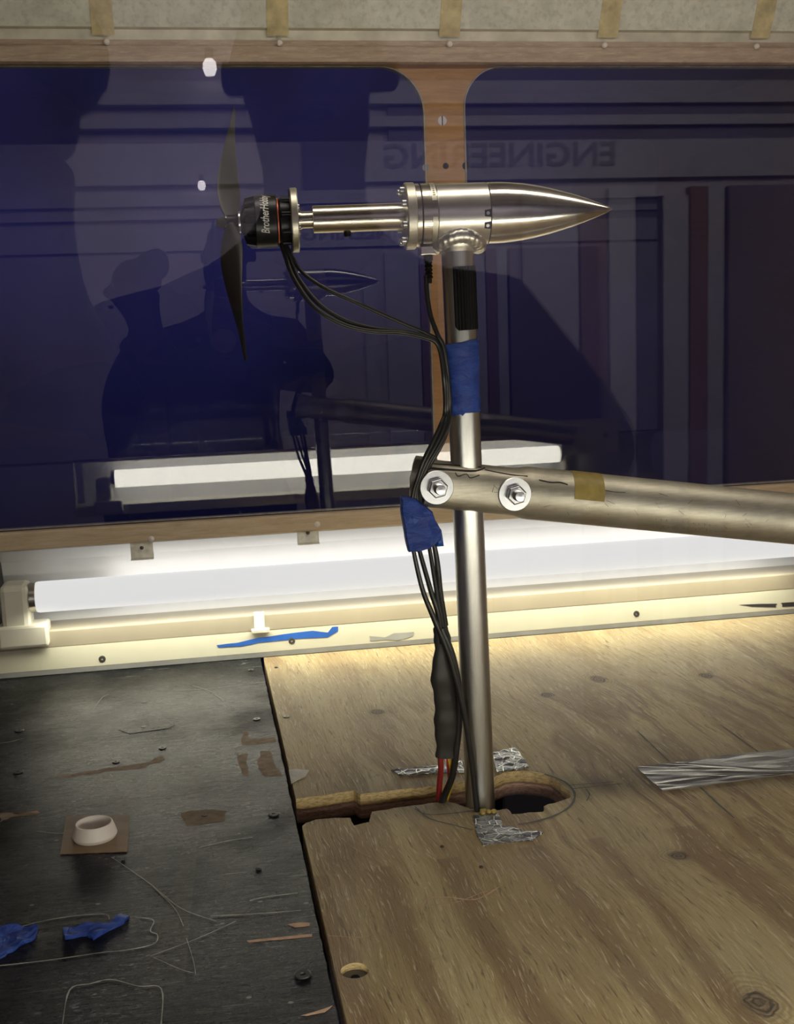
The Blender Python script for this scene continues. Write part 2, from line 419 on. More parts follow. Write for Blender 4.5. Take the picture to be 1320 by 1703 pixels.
circ = lambda c, rx, ry, n=28: [Vector((c.x+rx*math.cos(2*PI*i/n), c.y+ry*math.sin(2*PI*i/n), c.z)) for i in range(n)]
b = MB(); b.prism([outer, circ(hc, .0112, .0112)], th=T, side_mi=1)
fl = struct(b.build('floor', [M['ply'], M['edge']]), 'bare plywood floor board with a ragged slot, right of the dark gap')
def on(u, v, dz=.0004): return F(u, v, dz)
b = MB(); b.lathe([(-.0075, .0035), (-.0075, .0104), (-.0055, .0104), (-.0055, .0035)], hc, (0, 0, 1), 28, hollow=True); b.lathe([(-.018, .003), (-.012, .004), (-.008, .0036)], hc, (0, 0, 1), 16)
b.build('recessed_screw', M['screw'], fl)
b = MB(); b.cyl(hc+Vector((0, 0, -.032)), hc+Vector((0, 0, -.0235)), .0111); b.build('screw_well', M['hole'], fl)
def screw_head(p, r, parent, mat='screw', ax=(0, 0, 1), name='screw'):
    b = MB(); b.lathe([(-.001, r*.8), (.0002, r), (.0008, r*.86), (.0008, r*.35), (-.0004, r*.3)], p, ax, 20); return b.build(name, M[mat], parent)
for (u, v, r) in ((476, 1192, .0042), (459, 1110, .003), (735, 1408, .002), (800, 1442, .0022)):
    screw_head(on(u, v), r, fl)
# pencil and marker lines drawn on the plywood
def ribbon(ptz, wd, up=(0, 0, 1), lift=0.0, jit=0):
    b = MB(); P_ = [Vector(p) for p in ptz]
    if len(P_) > 2: P_ = spline(P_, 5)
    up = Vector(up); A = []
    for i, p in enumerate(P_):
        t = (P_[min(i+1, len(P_)-1)]-P_[max(i-1, 0)]).normalized(); s_ = t.cross(up).normalized()
        w2 = wd*(1+random.uniform(-jit, jit))/2
        A.append((p+s_*w2+up*lift, p-s_*w2+up*lift))
    h = up*.00015
    rs = [[a, a+h, c+h, c] for a, c in A]; b.rings(rs, smooth=False); return b
for nm, ln, wd in (('pencil_circle', [(905, 1287), (938, 1300), (955, 1318), (950, 1338), (925, 1355), (890, 1366), (862, 1371)], .0022),
                   ('pencil_line', [(690, 1345), (715, 1355), (780, 1349), (800, 1346)], .0012), ('pencil_line', [(690, 1341), (712, 1360), (750, 1371), (785, 1380)], .0012),
                   ('pencil_line', [(945, 1306), (1020, 1300)], .0009), ('pencil_line', [(950, 1312), (1035, 1303)], .0009),
                   ('pencil_line', [(1060, 1216), (1112, 1265)], .0012), ('pencil_line', [(1198, 1205), (1260, 1250)], .0012), ('pencil_line', [(1165, 1310), (1220, 1360)], .0014), ('pencil_arc', [(974, 1312), (980, 1322), (975, 1332)], .001)):
    ribbon([on(*p) for p in ln], wd, jit=.3).build(nm, M['pencil'], fl)
for ln, wd in (([(700, 1515), (712, 1495), (745, 1492), (790, 1496), (830, 1475)], .0014), ([(716, 1505), (760, 1500), (800, 1485), (824, 1480)], .0009), ([(546, 1556), (575, 1558), (612, 1560), (632, 1566)], .0009), ([(560, 1388), (600, 1418), (665, 1448)], .0006), ([(1150, 1500), (1165, 1490), (1180, 1482)], .0009)):
    ribbon([on(*p) for p in ln], wd, jit=.5).build('scratch', M['pinkraw'], fl)

# the black painted board
b = MB()
far_edge = [Vector((-1.0, FAR_Y, ZF)), Vector((GAPX0, FAR_Y, ZF))]
edge = [Vector((GAPX0-random.uniform(0, .0012), FAR_Y-.011*i, ZF)) for i in range(1, 119)]
b.prism([far_edge+edge+[Vector((GAPX0, NW+.02, ZF)), Vector((-1.0, NW+.02, ZF))]], th=T, side_mi=1)
bb = struct(b.build('floor', [M['board'], M['board_edge']]), 'worn black painted floor board, left of the dark gap')
def poly(ptz, dz, th, lift=.0002):
    return MB().prism([[F(u, v, dz+lift) for u, v in ptz]], th=th)
for (u, v, r) in ((240, 1168, .004), (239, 1209, .0035), (193, 1267, .0045), (32, 1215, .006), (30, 1284, .006), (270, 1244, .005), (427, 1196, .005), (417, 1114, .0045), (340, 1356, .003), (455, 1354, .006), (503, 1621, .007), (205, 1430, .002), (430, 1445, .003), (160, 1700, .005)):
    screw_head(on(u, v), r, bb)
def rough_poly(ptz, n=3, amp=3):
    out = []
    for i, p in enumerate(ptz):
        q = ptz[(i+1) % len(ptz)]
        for k in range(n):
            t = k/n; out.append((p[0]+(q[0]-p[0])*t+random.uniform(-amp, amp)*(k > 0), p[1]+(q[1]-p[1])*t+random.uniform(-amp, amp)*.5*(k > 0)))
    return out
for pz in ([(403, 1215), (411, 1214), (413, 1228), (457, 1226), (459, 1233), (408, 1240), (401, 1236)], [(388, 1245), (398, 1256), (413, 1252), (410, 1270), (412, 1291), (403, 1288), (395, 1265)], [(432, 1250), (448, 1247), (455, 1268), (470, 1290), (440, 1291), (428, 1272)],
           [(82, 1293), (120, 1288), (180, 1277), (240, 1269), (270, 1256), (275, 1262), (240, 1277), (170, 1284), (120, 1292)], [(300, 1352), (345, 1346), (378, 1348), (372, 1366), (310, 1373)], [(0, 1352), (40, 1350), (66, 1353), (20, 1358), (0, 1368)]):
    poly(rough_poly(pz), 0, .0002).build('worn_patch', M['rawwood'], bb)
for pz in ([(478, 1537), (500, 1534), (515, 1535), (515, 1539), (490, 1542)], [(410, 1564), (470, 1558), (519, 1553), (519, 1557), (470, 1562), (415, 1567)], [(500, 1689), (540, 1677), (553, 1672), (540, 1683), (510, 1689)], [(20, 1352), (62, 1348), (66, 1351), (30, 1355)]):
    poly(rough_poly(pz, 2, 1), 0, .0003).build('splinter', M['pinkraw'], bb)
for ln, wd in (([(0, 1606), (80, 1597), (170, 1584), (210, 1580), (255, 1570), (262, 1555), (250, 1548), (255, 1530), (225, 1525)], .0009), ([(20, 1545), (90, 1528), (170, 1520), (182, 1529)], .0007), ([(104, 1703), (116, 1646), (150, 1636), (185, 1629), (230, 1640), (268, 1644), (268, 1703)], .0009),
               ([(185, 1425), (250, 1470), (300, 1510), (360, 1532)], .0006), ([(255, 1475), (290, 1510), (305, 1540)], .0005), ([(250, 1590), (330, 1560), (392, 1532)], .0005), ([(255, 1592), (300, 1612), (322, 1618)], .0005), ([(415, 1498), (440, 1492), (495, 1485)], .0007), ([(350, 1523), (420, 1520), (500, 1514)], .0008), ([(330, 1410), (370, 1400), (420, 1392)], .0006), ([(310, 1560), (322, 1600), (325, 1620)], .0005),
               ([(265, 1148), (340, 1146), (440, 1134)], .0006), ([(155, 1180), (170, 1160), (180, 1155)], .0006), ([(320, 1140), (350, 1150), (372, 1166)], .0006), ([(0, 1236), (20, 1233), (38, 1228)], .0008), ([(60, 1382), (95, 1386), (120, 1384)], .0007)):
    ribbon([on(*p) for p in ln], wd, jit=.6).build('scratch', M['cleare'], bb)
struct(MB().box((-1.0, FAR_Y-1.35, ZF-.075), (1.5, FAR_Y+.05, ZF-.07)).build('trim_under_floor', M['under']))  # dark board added under the slot; its colour paints the void's darkness
struct(MB().box((-1.0, NW+.02, ZF-.070), (-.9, FAR_Y, ZF-T)).build('trim_joist_left', M['under']))

# ------------------------------------------------------------------ tapes and scraps on the floor
def sheet(name, ptz, mat, label, cat, th=.0006, group=None, bumpy=0):
    b = MB(); P_ = [F(u, v, .0002+th) for u, v in ptz]
    b.prism([P_], th=th)
    if bumpy:
        bmesh.ops.subdivide_edges(b.bm, edges=b.bm.edges, cuts=5, use_grid_fill=True)
        for v in b.bm.verts:
            if v.co.z > ZF+.0005: v.co.z += bumpy*max(0, noise.noise(v.co*90)+.35)
    return tag(b.build(name, mat), label, cat, group)
sheet('foil_tape', rough_poly([(820, 1251), (856, 1243), (879, 1276), (826, 1284)], 3, 1.5), M['foil'], 'crinkled silver foil tape patch behind the pole foot', 'tape', bumpy=.002)
sheet('foil_tape', rough_poly([(650, 1281), (700, 1276), (768, 1266), (775, 1284), (705, 1288), (668, 1290)], 3, 2), M['foil'], 'torn thin strip of foil tape along the slot, left of the pole', 'tape', bumpy=.0025)
sheet('foil_tape', rough_poly([(786, 1357), (828, 1353), (835, 1373), (872, 1383), (903, 1385), (886, 1398), (845, 1400), (803, 1406), (793, 1390)], 3, 1.5), M['foil'], 'silver foil tape patch on the plywood in front of the pole foot', 'tape', bumpy=.0018)
sheet('duct_tape', [(1058, 1276), (1130, 1268), (1200, 1258), (1264, 1250), (1345, 1244), (1350, 1284), (1290, 1290), (1200, 1302), (1101, 1315), (1078, 1295)], M['duct'], 'long strip of silver duct tape on the plywood at the right', 'tape', bumpy=.0018)
sheet('masking_tape', [(480, 1281), (496, 1279), (514, 1281), (508, 1291), (494, 1297), (484, 1303)], M['masking'], 'small white scrap of masking tape by the dark gap', 'tape', bumpy=.001)
sheet('kraft_tape', [(110, 1357), (216, 1354), (211, 1416), (100, 1420)], M['browntape'], 'square of brown tape under the white ring', 'tape')
sheet('clear_tape', [(210, 1114), (292, 1112), (291, 1205), (280, 1211), (215, 1220), (197, 1213)], M['board'], 'glossy clear tape strip on the black board below the light', 'tape', th=.0004)
sheet('blue_tape_scrap', rough_poly([(0, 1544), (30, 1541), (63, 1543), (57, 1562), (38, 1570), (22, 1582), (0, 1594), (-30, 1600), (-30, 1550)], 3, 2), M['bluet'], 'blue tape scrap on the black board at the left edge', 'tape', bumpy=.004)
sheet('blue_tape_scrap', rough_poly([(105, 1546), (140, 1537), (160, 1533), (180, 1537), (200, 1521), (215, 1524), (206, 1536), (178, 1549), (155, 1563), (145, 1556), (108, 1562)], 3, 2), M['bluet'], 'torn blue tape scrap lying below the white ring', 'tape', bumpy=.004)
# white plastic ring
rc = F(158, 1393)
b = MB(); b.lathe([(.0007, .0205), (.004, .0222), (.010, .0205), (.016, .0182), (.0165, .017), (.014, .0155), (.0007, .0135)], rc, (0, 0, 1), 48, hollow=True)
tag(b.build('pipe_bushing', M['plastic'], bevel=.0004), 'white plastic ring bushing sitting on brown tape on the black board', 'bushing')
# a blob of dried glue at the pole foot
b = MB(); c0 = F(812, 1352); 
for k in range(5): b.lathe([(-.001, .0001), (.001, .003), (.003, .0028), (.0045, .0001)], c0+Vector((random.uniform(-.007, .007), random.uniform(-.003, .003), 0)), (0, 0, 1), 12)
tag(b.build('glue_blob', M['olive']), 'small yellowish blob of glue touching the foil tape at the pole foot', 'glue')

# ================================================================== THE FAR WALL
WT = CAMH+.392; WB = CAMH-.2725
def rrect(x0, x1, z0, z1, r, y, n=10, rb=None):
    rb = r if rb is None else rb; out = []
    for cx, cz, a0, rr in ((x1-r, z1-r, 0, r), (x0+r, z1-r, 90, r), (x0+rb, z0+rb, 180, rb), (x1-rb, z0+rb, 270, rb)):
        for i in range(n+1):
            a = math.radians(a0+90*i/n); out.append(Vector((cx+rr*math.cos(a), y, cz+rr*math.sin(a))))
    return out
ML, MR = .3655, .428
PT = .016
wy = D+.0075
b = MB(); outer = [Vector((-1.0, wy, WB-.03)), Vector((1.5, wy, WB-.03)), Vector((1.5, wy, WT+.06)), Vector((-1.0, wy, WT+.06))]
o1 = rrect(-.72, ML, WB+.002, WT-.002, .066, wy, 10, .03); o2 = rrect(MR, 1.36, WB+.002, WT-.002, .06, wy, 10, .03)
nz = PY(777, 276, wy)                          # small notches cut in the edge of the upright
b.prism([outer, o1, o2], (0, 1, 0), PT, side_mi=1)
wb = struct(b.build('wall_back', [M['mull'], M['edging']]), 'varnished plywood frame with two round-cornered window openings')
for lp in (o1, o2):
    P_ = [p-Vector((0, .0006, 0)) for p in lp]; P_.append(P_[0])
    bb_ = MB(); bb_.tube(P_, .0014, 6, 1); bb_.build('window_edging', M['edging'], wb)
sp = PY(735, 201, wy)
b = MB(); b.lathe([(0, .0001), (0, .0072), (.0012, .0066), (.0015, .0001)], sp, (0, -1, 0), 28); sc1 = b.build('slotted_screw', M['plastic'], wb)
b = MB(); b.box(sp+Vector((-.0007, -.0019, -.007)), sp+Vector((.0007, -.0012, .007))); b.build('slot', M['hole'], sc1)
for u, v, r in ((741, 276, .0045), (708, 279, .0055), (775, 276, .006)):
    b = MB(); p = PY(u, v, wy); b.cyl(p+Vector((0, -.0005, 0)), p+Vector((0, .001, 0)), r); b.build('drilled_hole', M['hole'] if u != 708 else M['grey'], wb)
# clear sheet in front of the whole frame
struct(MB().box((-.95, D, WB-.004), (1.45, D+.006, WT+.004)).build('window_1', M['farglass']), 'dark reflective far window sheet')
# rails
struct(MB().box((-1, D-.012, WT), (1.5, D+.006, WT+.022)).build('trim_1', M['rail'], bevel=.001), 'scuffed wooden rail above the far window')
struct(MB().box((-1, D-.006, WT+.022), (1.5, D+.006, WT+.031)).build('trim_2', M['rail']), 'shadowed upper edge of the wooden rail')
struct(MB().box((-1, D-.010, WB-.028), (1.5, D+.006, WB)).build('trim_3', M['rail_low'], bevel=.003), 'worn wooden rail under the far window')
# upper light cover
cv = thing('light_cover', 'mottled grey aluminium light cover along the top of the far wall', 'cover', (.3, D, WT+.03))
def cover_prof(): return [(D-.004, WT+.031), (D-.010, WT+.044), (D-.018, WT+.0455), (D-.055, WT+.12), (D-.13, WT+.19), (D-.20, WT+.225)]
pf = cover_prof()
def panel(prof, th, x0=-1, x1=1.5, mir=False, nrm=1):
    b = MB(); m = (lambda y: 2.2-y) if mir else (lambda y: y)
    r = lambda x: [(x, m(y), z) for y, z in prof]+[(x, m(y+th*nrm), z+th) for y, z in reversed(prof)]
    b.rings([r(x0), r(x1)], smooth=False); return b
panel(pf[2:], .002).build('panel', M['galv'], cv)
panel(pf[:3], .002).build('flange', M['flange'], cv)
for i, (u, us) in enumerate(((172, 177), (462, 465), (747, 748), (1010, 1006), (1263, 1259))):
    p = PY(u, 60, D-.014); x = p.x; w_ = .0155
    t = thing('tape_strap', ['leftmost yellowed tape strap', 'second yellowed tape strap from the left', 'yellowed tape strap above the window upright', 'fourth yellowed tape strap from the left', 'rightmost yellowed tape strap'][i]+' on the grey light cover', 'tape', (x, D-.015, WT+.04), 'tape straps over the light cover')
    b = MB(); q = [(D-.0125, WT+.036), (D-.0195, WT+.0465), (D-.0568, WT+.121), (D-.1318, WT+.191)]
    wob = [random.uniform(-.0006, .0006) for _ in q]
    b.rings([[(x-w_+wb_, y, z), (x+w_+wb_, y, z), (x+w_+wb_, y+.001, z+.0006), (x-w_+wb_, y+.001, z+.0006)] for (y, z), wb_ in zip(q, wob)], smooth=False)
    b.build('strap', M['cloth_tape'], t)
    s = PY(us, 69+i*2, D-.016)
    b = MB(); b.lathe([(0, .0038), (.003, .0045), (.0055, .003), (.006, .0001)], (s.x, D-.012, s.z), (0, -1, 0), 14); b.build('screw', M['plastic'], t)

# ------------------------------------------------------------------ lower fluorescent fitting (far side and its twin on the near side)
def fitting(mir, label):
    m = (lambda y: 2.2-y) if mir else (lambda y: y)
    zz = CAMH; lift = .018 if mir else 0
    X0, X1 = (-.2540, 1.03) if not mir else (-.222, 1.0)
    t = thing('fluorescent_fitting', label, 'light fitting', (.356, m(D), zz-.452))
    refl = [(D-.001, zz-.302), (D+.03, zz-.306), (D+.062, zz-.33), (D+.074, zz-.37), (D+.068, zz-.41), (D+.055, zz-.426)]
    b = MB(); r = lambda x: [(x, m(y), z) for y, z in refl]+[(x, m(y+.003), z-.001) for y, z in reversed(refl)]
    b.rings([r(-.31), r(1.3)]); b.build('reflector', M['reflector'], t)
    b = MB(); b.prism([[(-.33, m(y), z) for y, z in refl]+[(-.33, m(D-.001), zz-.426)]], (1, 0, 0), .003); b.build('end_plate', M['galv'], t)
    b = MB(); b.box((-.33, m(D-.008), zz-.452), (1.3, m(D+.06), zz-.425)); b.build('housing', M['pinkish' if not mir else 'white'], t, bevel=.002)
    b = MB(); b.lathe([(0, .001), (0, .0225), (.004, .0235), (X1-X0-.004, .0235), (X1-X0, .0225), (X1-X0, .001)], (X0, m(D+.008), TUBE_Z+lift), (1, 0, 0), 40)
    tb = b.build('tube', M['tube_near' if mir else 'tube'], t)
    for x, s in ((X0, -1), (X1, 1)):
        b = MB(); b.lathe([(0, .022), (.009, .0225), (.010, .018), (.011, .004)], (x, m(D+.008), TUBE_Z+lift), (s, 0, 0), 32); b.build('tube_cap', M['cap'], t)
        b = MB(); x0, x1 = sorted((x+s*.009, x+s*.05))
        y0, y1 = sorted((m(D-.018), m(D+.035)))
        b.box((x0, y0, zz-.425), (x1, y1, zz-.352)); b.build('lamp_holder', M['white'], t, bevel=.008)
        b = MB(); x0, x1 = sorted((x-s*.016, x+s*.056)); y0, y1 = sorted((m(D-.022), m(D+.02)))
        b.box((x0, y0, zz-.446), (x1, y1, zz-.412)); b.build('holder_base', M['white'], t, bevel=.004)
    return t
ft = fitting(False, 'lit white fluorescent tube fitting along the bottom of the far wall')
struct(MB().box((-1, D+.08, ZF-.03), (1.5, D+.085, WB-.02)).build('wall_bay', M['grey']))
for (u, v) in ((236, 914), (512, 889)):
    p = PY(u, v, D-.006)
    t = thing('tube_guard_clip', 'small pale metal clip on the upper edge of the bright bay, '+('left one' if u < 300 else 'nearer the pole'), 'clip', p, 'clips along the bright light bay')
    b = MB(); b.box(p+Vector((-.017, 0, -.013)), p+Vector((.017, .0015, .010))); b.box(p+Vector((-.017, -.012, -.014)), p+Vector((.017, .0015, -.0125))); b.build('bracket', M['clip'], t, bevel=.0008)
    b = MB(); b.lathe([(0, .0045), (.0035, .0045), (.005, .001)], p+Vector((.015, -.001, .016)), (0, -1, 0), 14); b.build('screw', M['plastic'], t)
    b = MB(); b.lathe([(0, .003), (.002, .0025), (.003, .001)], p+Vector((0, -.001, .003)), (0, -1, 0), 12); b.build('rivet', M['screw'], t)
p = PY(430, 1035, D-.012)
b = MB(); b.box(p+Vector((-.007, 0, -.012)), p+Vector((.009, .003, .016))); b.box(p+Vector((-.012, -.006, -.016)), p+Vector((.016, .003, -.010)))
tag(b.build('tube_guard_clip', M['clip'], bevel=.0008), 'small yellowed clip on the pale fitting housing above the blue tape', 'clip')
# cream and grey strips between fitting and floor
def strip(prof, th=.003, x0=-1, x1=1.5):
    b = MB(); r = lambda x: [(x, y, z) for y, z in prof]+[(x, y+th, z-.0005) for y, z in reversed(prof)]
    b.rings([r(x0), r(x1)], smooth=False); return b
tr4 = struct(strip([(D-.0095, CAMH-.4515), (D-.021, CAMH-.482)]).build('trim_4', M['cream']), 'cream painted strip under the light fitting')
tr5 = struct(strip([(D-.021, CAMH-.4822), (D-.0225, CAMH-.4895)]).build('trim_5', M['grey']), 'grey edging where the cream strip meets the floor')
def S(u, v):                                   # a point on the cream strip
    r = ray(u, v); n = Vector((0, .0305, -.0115)).normalized(); p0 = Vector((0, D-.0095, CAMH-.4515)); c = Vector((0, 0, CAMH))
    return c+r*((p0-c).dot(n)/r.dot(n))-n*.0004
sn = -Vector((0, .0305, -.0115)).normalized()
for u, v in ((170, 1096), (485, 1066), (1058, 1021)):
    screw_head(S(u, v), .0052, tr4, ax=sn)
def strip_patch(ptz, name, mat): 
    b = MB(); b.prism([[S(u, v) for u, v in ptz]], sn, .0005); return b.build(name, mat)
o = strip_patch(rough_poly([(360, 1073), (395, 1069), (428, 1061), (470, 1055), (520, 1049), (545, 1052), (552, 1043), (562, 1042), (562, 1050), (545, 1060), (500, 1062), (430, 1069), (400, 1075), (364, 1077)], 2, 1), 'blue_tape_scrap', M['bluebright'])
tag(o, 'long torn sliver of bright blue tape on the cream strip', 'tape')
for k, pz in enumerate(([(614, 1058), (640, 1060), (655, 1053), (688, 1051), (686, 1058), (660, 1065), (640, 1064), (615, 1066)], [(1228, 1006), (1292, 1004), (1290, 1010), (1250, 1009)], [(1298, 1003), (1345, 1000), (1345, 1008), (1300, 1009)])):
    b = MB(); b.prism([[S(u, v) for u, v in rough_poly(pz, 2, 1.5)]], sn, .0004); b.build('chipped_patch', M['grey'] if k == 0 else M['ink'], tr4)

# ================================================================== MOTOR RIG
RIG_Y = 1.095
ST = PY(761, 430, RIG_Y); SB = PY(797, 1300, 1.124)
axis_dir = (SB-ST).normalized()
def strut_pt(v):                               # strut axis at picture height v
    lo, hi = -0.3, 1.3
    for _ in range(40):
        m_ = (lo+hi)/2; p = ST+(SB-ST)*m_; q = R.transposed() @ (p-Vector((0, 0, CAMH)))
        vv = 851.5-FPX*q.y/(-q.z)
        if vv < v: lo = m_
        else: hi = m_
    return ST+(SB-ST)*lo
PR = .0153
NC = strut_pt(357)
yaw = math.radians(-3.6)
axd = Vector((math.cos(yaw), math.sin(yaw), .008)).normalized(); side = Vector((0, 0, 1)).cross(axd).normalized(); upn = axd.cross(side)
NM = Matrix.Translation(NC) @ Matrix((axd, side, upn)).transposed().to_4x4()
def s_of(u, v=358):                            # distance along the nacelle axis for picture column u
    r = ray(u, v); n = axd.cross(upn); c = Vector((0, 0, CAMH)); p = c+r*((NC-c).dot(n)/r.dot(n)); return (p-NC).dot(axd)
rig = thing('test_stand', 'polished metal nacelle with pointed tail cone on a tall upright aluminium pole', 'test stand', (SB.x, SB.y, ZF-.06))
b = MB(); foot = SB+axis_dir*.10; b.cyl(NC+axis_dir*.018, foot, PR, n=64); b.build('pole', M['pole'], rig)
def lat(prof, n=64, smooth=True): 
    b = MB(NM); b.lathe(prof, (0, 0, 0), (1, 0, 0), n, smooth); return b
RB = .0285
x0, x1, x2 = s_of(722), s_of(808), s_of(1018)
nb = lat([(x0, .02), (x0, RB-.0008), (x0+.0008, RB), (x1-.0006, RB), (x1-.0003, RB-.0006), (x1-.0003, .01)]).build('nacelle_body', M['alu'], rig)
Ln = x2-x1
prof = [(0, .012), (.0003, RB-.0006)]+[(Ln*k, RB*r) for k, r in ((.004, 1.), (.06, 1.0), (.12, .995), (.2, .97), (.28, .935), (.38, .865), (.48, .775), (.58, .665), (.68, .545), (.78, .405), (.86, .28), (.93, .16), (.97, .085), (.99, .035), (1, .004))]
nc = lat([(x1+t, r) for t, r in prof], 72).build('tail_cone', M['nose'], rig)
# two little cut-outs with screws at the joint
for vv in (362, 381):
    c = Vector((s_of(804), 0, 0)); ang = math.radians(180-(90+ (vv-358)/50*55)) 
    th_ = math.asin(max(-1, min(1, (358-vv)/51)))
    p = Vector((x1-.0035, -RB*math.cos(th_), RB*math.sin(th_))); nrm = Vector((0, -math.cos(th_), math.sin(th_)))
    b = MB(NM); u_ = Vector((1, 0, 0)); w_ = nrm.cross(u_)
    q = lambda a, c_, d: p+u_*a+w_*c_+nrm*d
    b.rings([[q(-.003, -.0028, .0003), q(.0032, -.0036, .0003), q(.0032, .0036, .0003), q(-.003, .0028, .0003)], [q(-.003, -.0028, -.001), q(.0032, -.0036, -.001), q(.0032, .0036, -.001), q(-.003, .0028, -.001)]], smooth=False)
    nt = b.build('notch', M['dark'], nb)
    b = MB(NM); b.cyl(p+nrm*.0002, p+nrm*.0009, .0016, n=12); b.build('set_screw', M['zinc'], nb)
# weld bead around the saddle
b = MB(Matrix.Translation(NC)); rs = []; rw = .0205; N_ = 120
for i in range(N_):
    a = 2*PI*i/N_; cx, cy = rw*math.cos(a), rw*math.sin(a)
    zc = -math.sqrt(RB**2-cy**2); up_ = Vector((0, cy, zc)).normalized(); out_ = Vector((math.cos(a), math.sin(a), 0))
    rip = 1+.16*abs(math.sin(a*15+.5))**.6; c = Vector((cx, cy, zc-.001)); ring = []
    for j in range(14):
        h = 2*PI*j/14
        ring.append(c+(-Vector((0, 0, 1))*math.cos(h)*.0062+out_*math.sin(h)*.0068)*rip)
    rs.append(ring)
b.rings(rs, closed=True); b.build('weld_bead', M['weld'], rig)
b = MB(Matrix.Translation(NC)); b.lathe([(-.016, .02), (-.027, .0195), (-.031, .0172), (-.034, PR+.0002)], (0, 0, 0), (0, 0, 1), 48); b.build('weld_collar', M['weld'], rig)
# load cell rings
a0, a1, a2, a3, a4 = s_of(672), s_of(688), s_of(697), s_of(711), s_of(722)
fl_ = lat([(a0, .006), (a0, .0295), (a0+.001, .0305), (a1-.0005, .0305), (a1, .03), (a1, .01)]).build('flange', M['disc'], rig)
lat([(a1, .01), (a1, .0292), (a2-.0008, .0292), (a2-.0008, .0275), (a2+.0008, .0275), (a2+.0008, .0292), (a3, .0292), (a3, .0287), (a3+.0004, .0287), (a3+.0004, .0292), (a4-.0004, .0292), (a4, .028), (a4, .01)]).build('load_cell', M['steel'], rig)
lat([(a2-.0007, .02), (a2-.0007, .0279), (a2+.0007, .0279), (a2+.0007, .02)]).build('gap_ring', M['dark'], rig)
def shell(X, t0, t1, r, th0, th1, th=.0003, n=20):
    """curved patch on a cylinder along local x; angles in degrees from the camera side (-y) towards +z"""
    b = MB(X); rs = []
    for i in range(n+1):
        a = math.radians(th0+(th1-th0)*i/n); d = Vector((0, -math.cos(a), math.sin(a)))
        rs.append([Vector((t0, 0, 0))+d*r, Vector((t1, 0, 0))+d*r, Vector((t1, 0, 0))+d*(r+th), Vector((t0, 0, 0))+d*(r+th)])
    b.rings(rs, smooth=False); return b
shell(NM, a3+.001, a4-.0008, .0292, 22, 80).build('maker_label', M['disc'], rig)
shell(NM, a3+.001, a4-.0008, .0292, -75, -8).build('maker_label', M['disc'], rig)
for th0 in list(range(32, 62, 5)): shell(NM, a3+.0024, a3+.0042, .0295, th0, th0+2.6, .0001, 3).build('label_print', M['greyprint'], rig)
for k in range(8):
    a = math.radians(22+45*k); c = Vector((a0, math.cos(a)*.0245, math.sin(a)*.0245))
    b = MB(NM); b.lathe([(0, .0024), (-.0005, .0034), (-.004, .0034), (-.0048, .0026), (-.0048, .0016), (-.003, .0014)], c, (1, 0, 0), 16); b.build('flange_screw', M['zinc'], fl_)
cb = s_of(694), s_of(719)
b = MB(NM); b.box((cb[0], -.012, -.0365), (cb[1], .008, -.0285)); cl = b.build('clamp_block', M['steel'], rig, bevel=.0008)
cx = s_of(708); b = MB(NM); pr_ = [(0, .0001), (0, .0045), (.005, .0045), (.0055, .0036)]
for k in range(5): pr_ += [(.006+k*.0034, .0036), (.0075+k*.0034, .0040), (.0082+k*.0034, .0028)]
pr_ += [(.026, .0026), (.026, .0001)]
b.lathe(pr_, (cx, -.004, -.0363), (0, 0, -1), 20); b.build('cable_gland', M['rubber'], rig)
# standoff tube
t0, t1 = s_of(497), s_of(519)
so = lat([(t1, .004), (t1, .0120), (t1+.0006, .0126), (a0, .0126)], 56).build('standoff_tube', M['steel'], rig)
lat([(t0-.002, .0095), (t0+.001, .0088), (t0+.003, .0078), (t1, .0078)], 40).build('standoff_neck', M['steel'], rig)
cx = s_of(576); b = MB(NM); b.lathe([(.012, .0034), (.0155, .0034), (.0165, .0026), (.0168, .001)], (cx, 0, 0), (0, 0, -1), 16); b.build('grub_screw', M['dark'], so)
m0, m1 = s_of(483, 362), s_of(495, 362)
md = lat([(m0, .004), (m0, .0285), (m0+.0008, .0292), (m1-.0008, .0292), (m1, .0285), (m1, .004)]).build('mounting_disc', M['disc'], rig)
lat([(m0-.0006, .004), (m0-.0006, .0282), (m0, .0282)]).build('disc_face', M['dark'], rig)
for a in (60, 240, 150, 330):
    a = math.radians(a); b = MB(NM); b.lathe([(0, .0028), (.0016, .0028), (.0024, .001)], (m1, -math.cos(a)*.013, math.sin(a)*.013), (1, 0, 0), 12); b.build('disc_screw', M['zinc'], md)
# black ribbed pad on the pole
PMt, PMb = strut_pt(443), strut_pt(548)
def pole_frame(p):
    z = -axis_dir; x = z; y = Vector((0, 1, 0)); y = (y-x*y.dot(x)).normalized(); zz = x.cross(y)
    return Matrix.Translation(p) @ Matrix((x, y, zz)).transposed().to_4x4()
PF = pole_frame(PMb); Lp = (PMt-PMb).length
PADS = 1 if (PF.to_3x3() @ Vector((0, 0, 1))).x > 0 else -1
b = MB(PF); rs = []; nA = 66
for i in range(nA+1):
    k = i/nA; ang = math.radians(-32+116*k)*PADS; rr = PR+.0006+.0009*abs(math.sin(k*PI*10))
    # local z axis points to picture left or right: find sign later
    d0 = Vector((0, -math.cos(ang), math.sin(ang)))
    lo_ = .0 if k > .1 else .004*(1-k/.1)
    rs.append([d0*PR+Vector((lo_, 0, 0)), d0*PR+Vector((Lp, 0, 0)), d0*rr+Vector((Lp, 0, 0)), d0*rr+Vector((lo_, 0, 0))])
b.rings(rs, smooth=False); b.build('ribbed_pad', M['rubber'], rig)

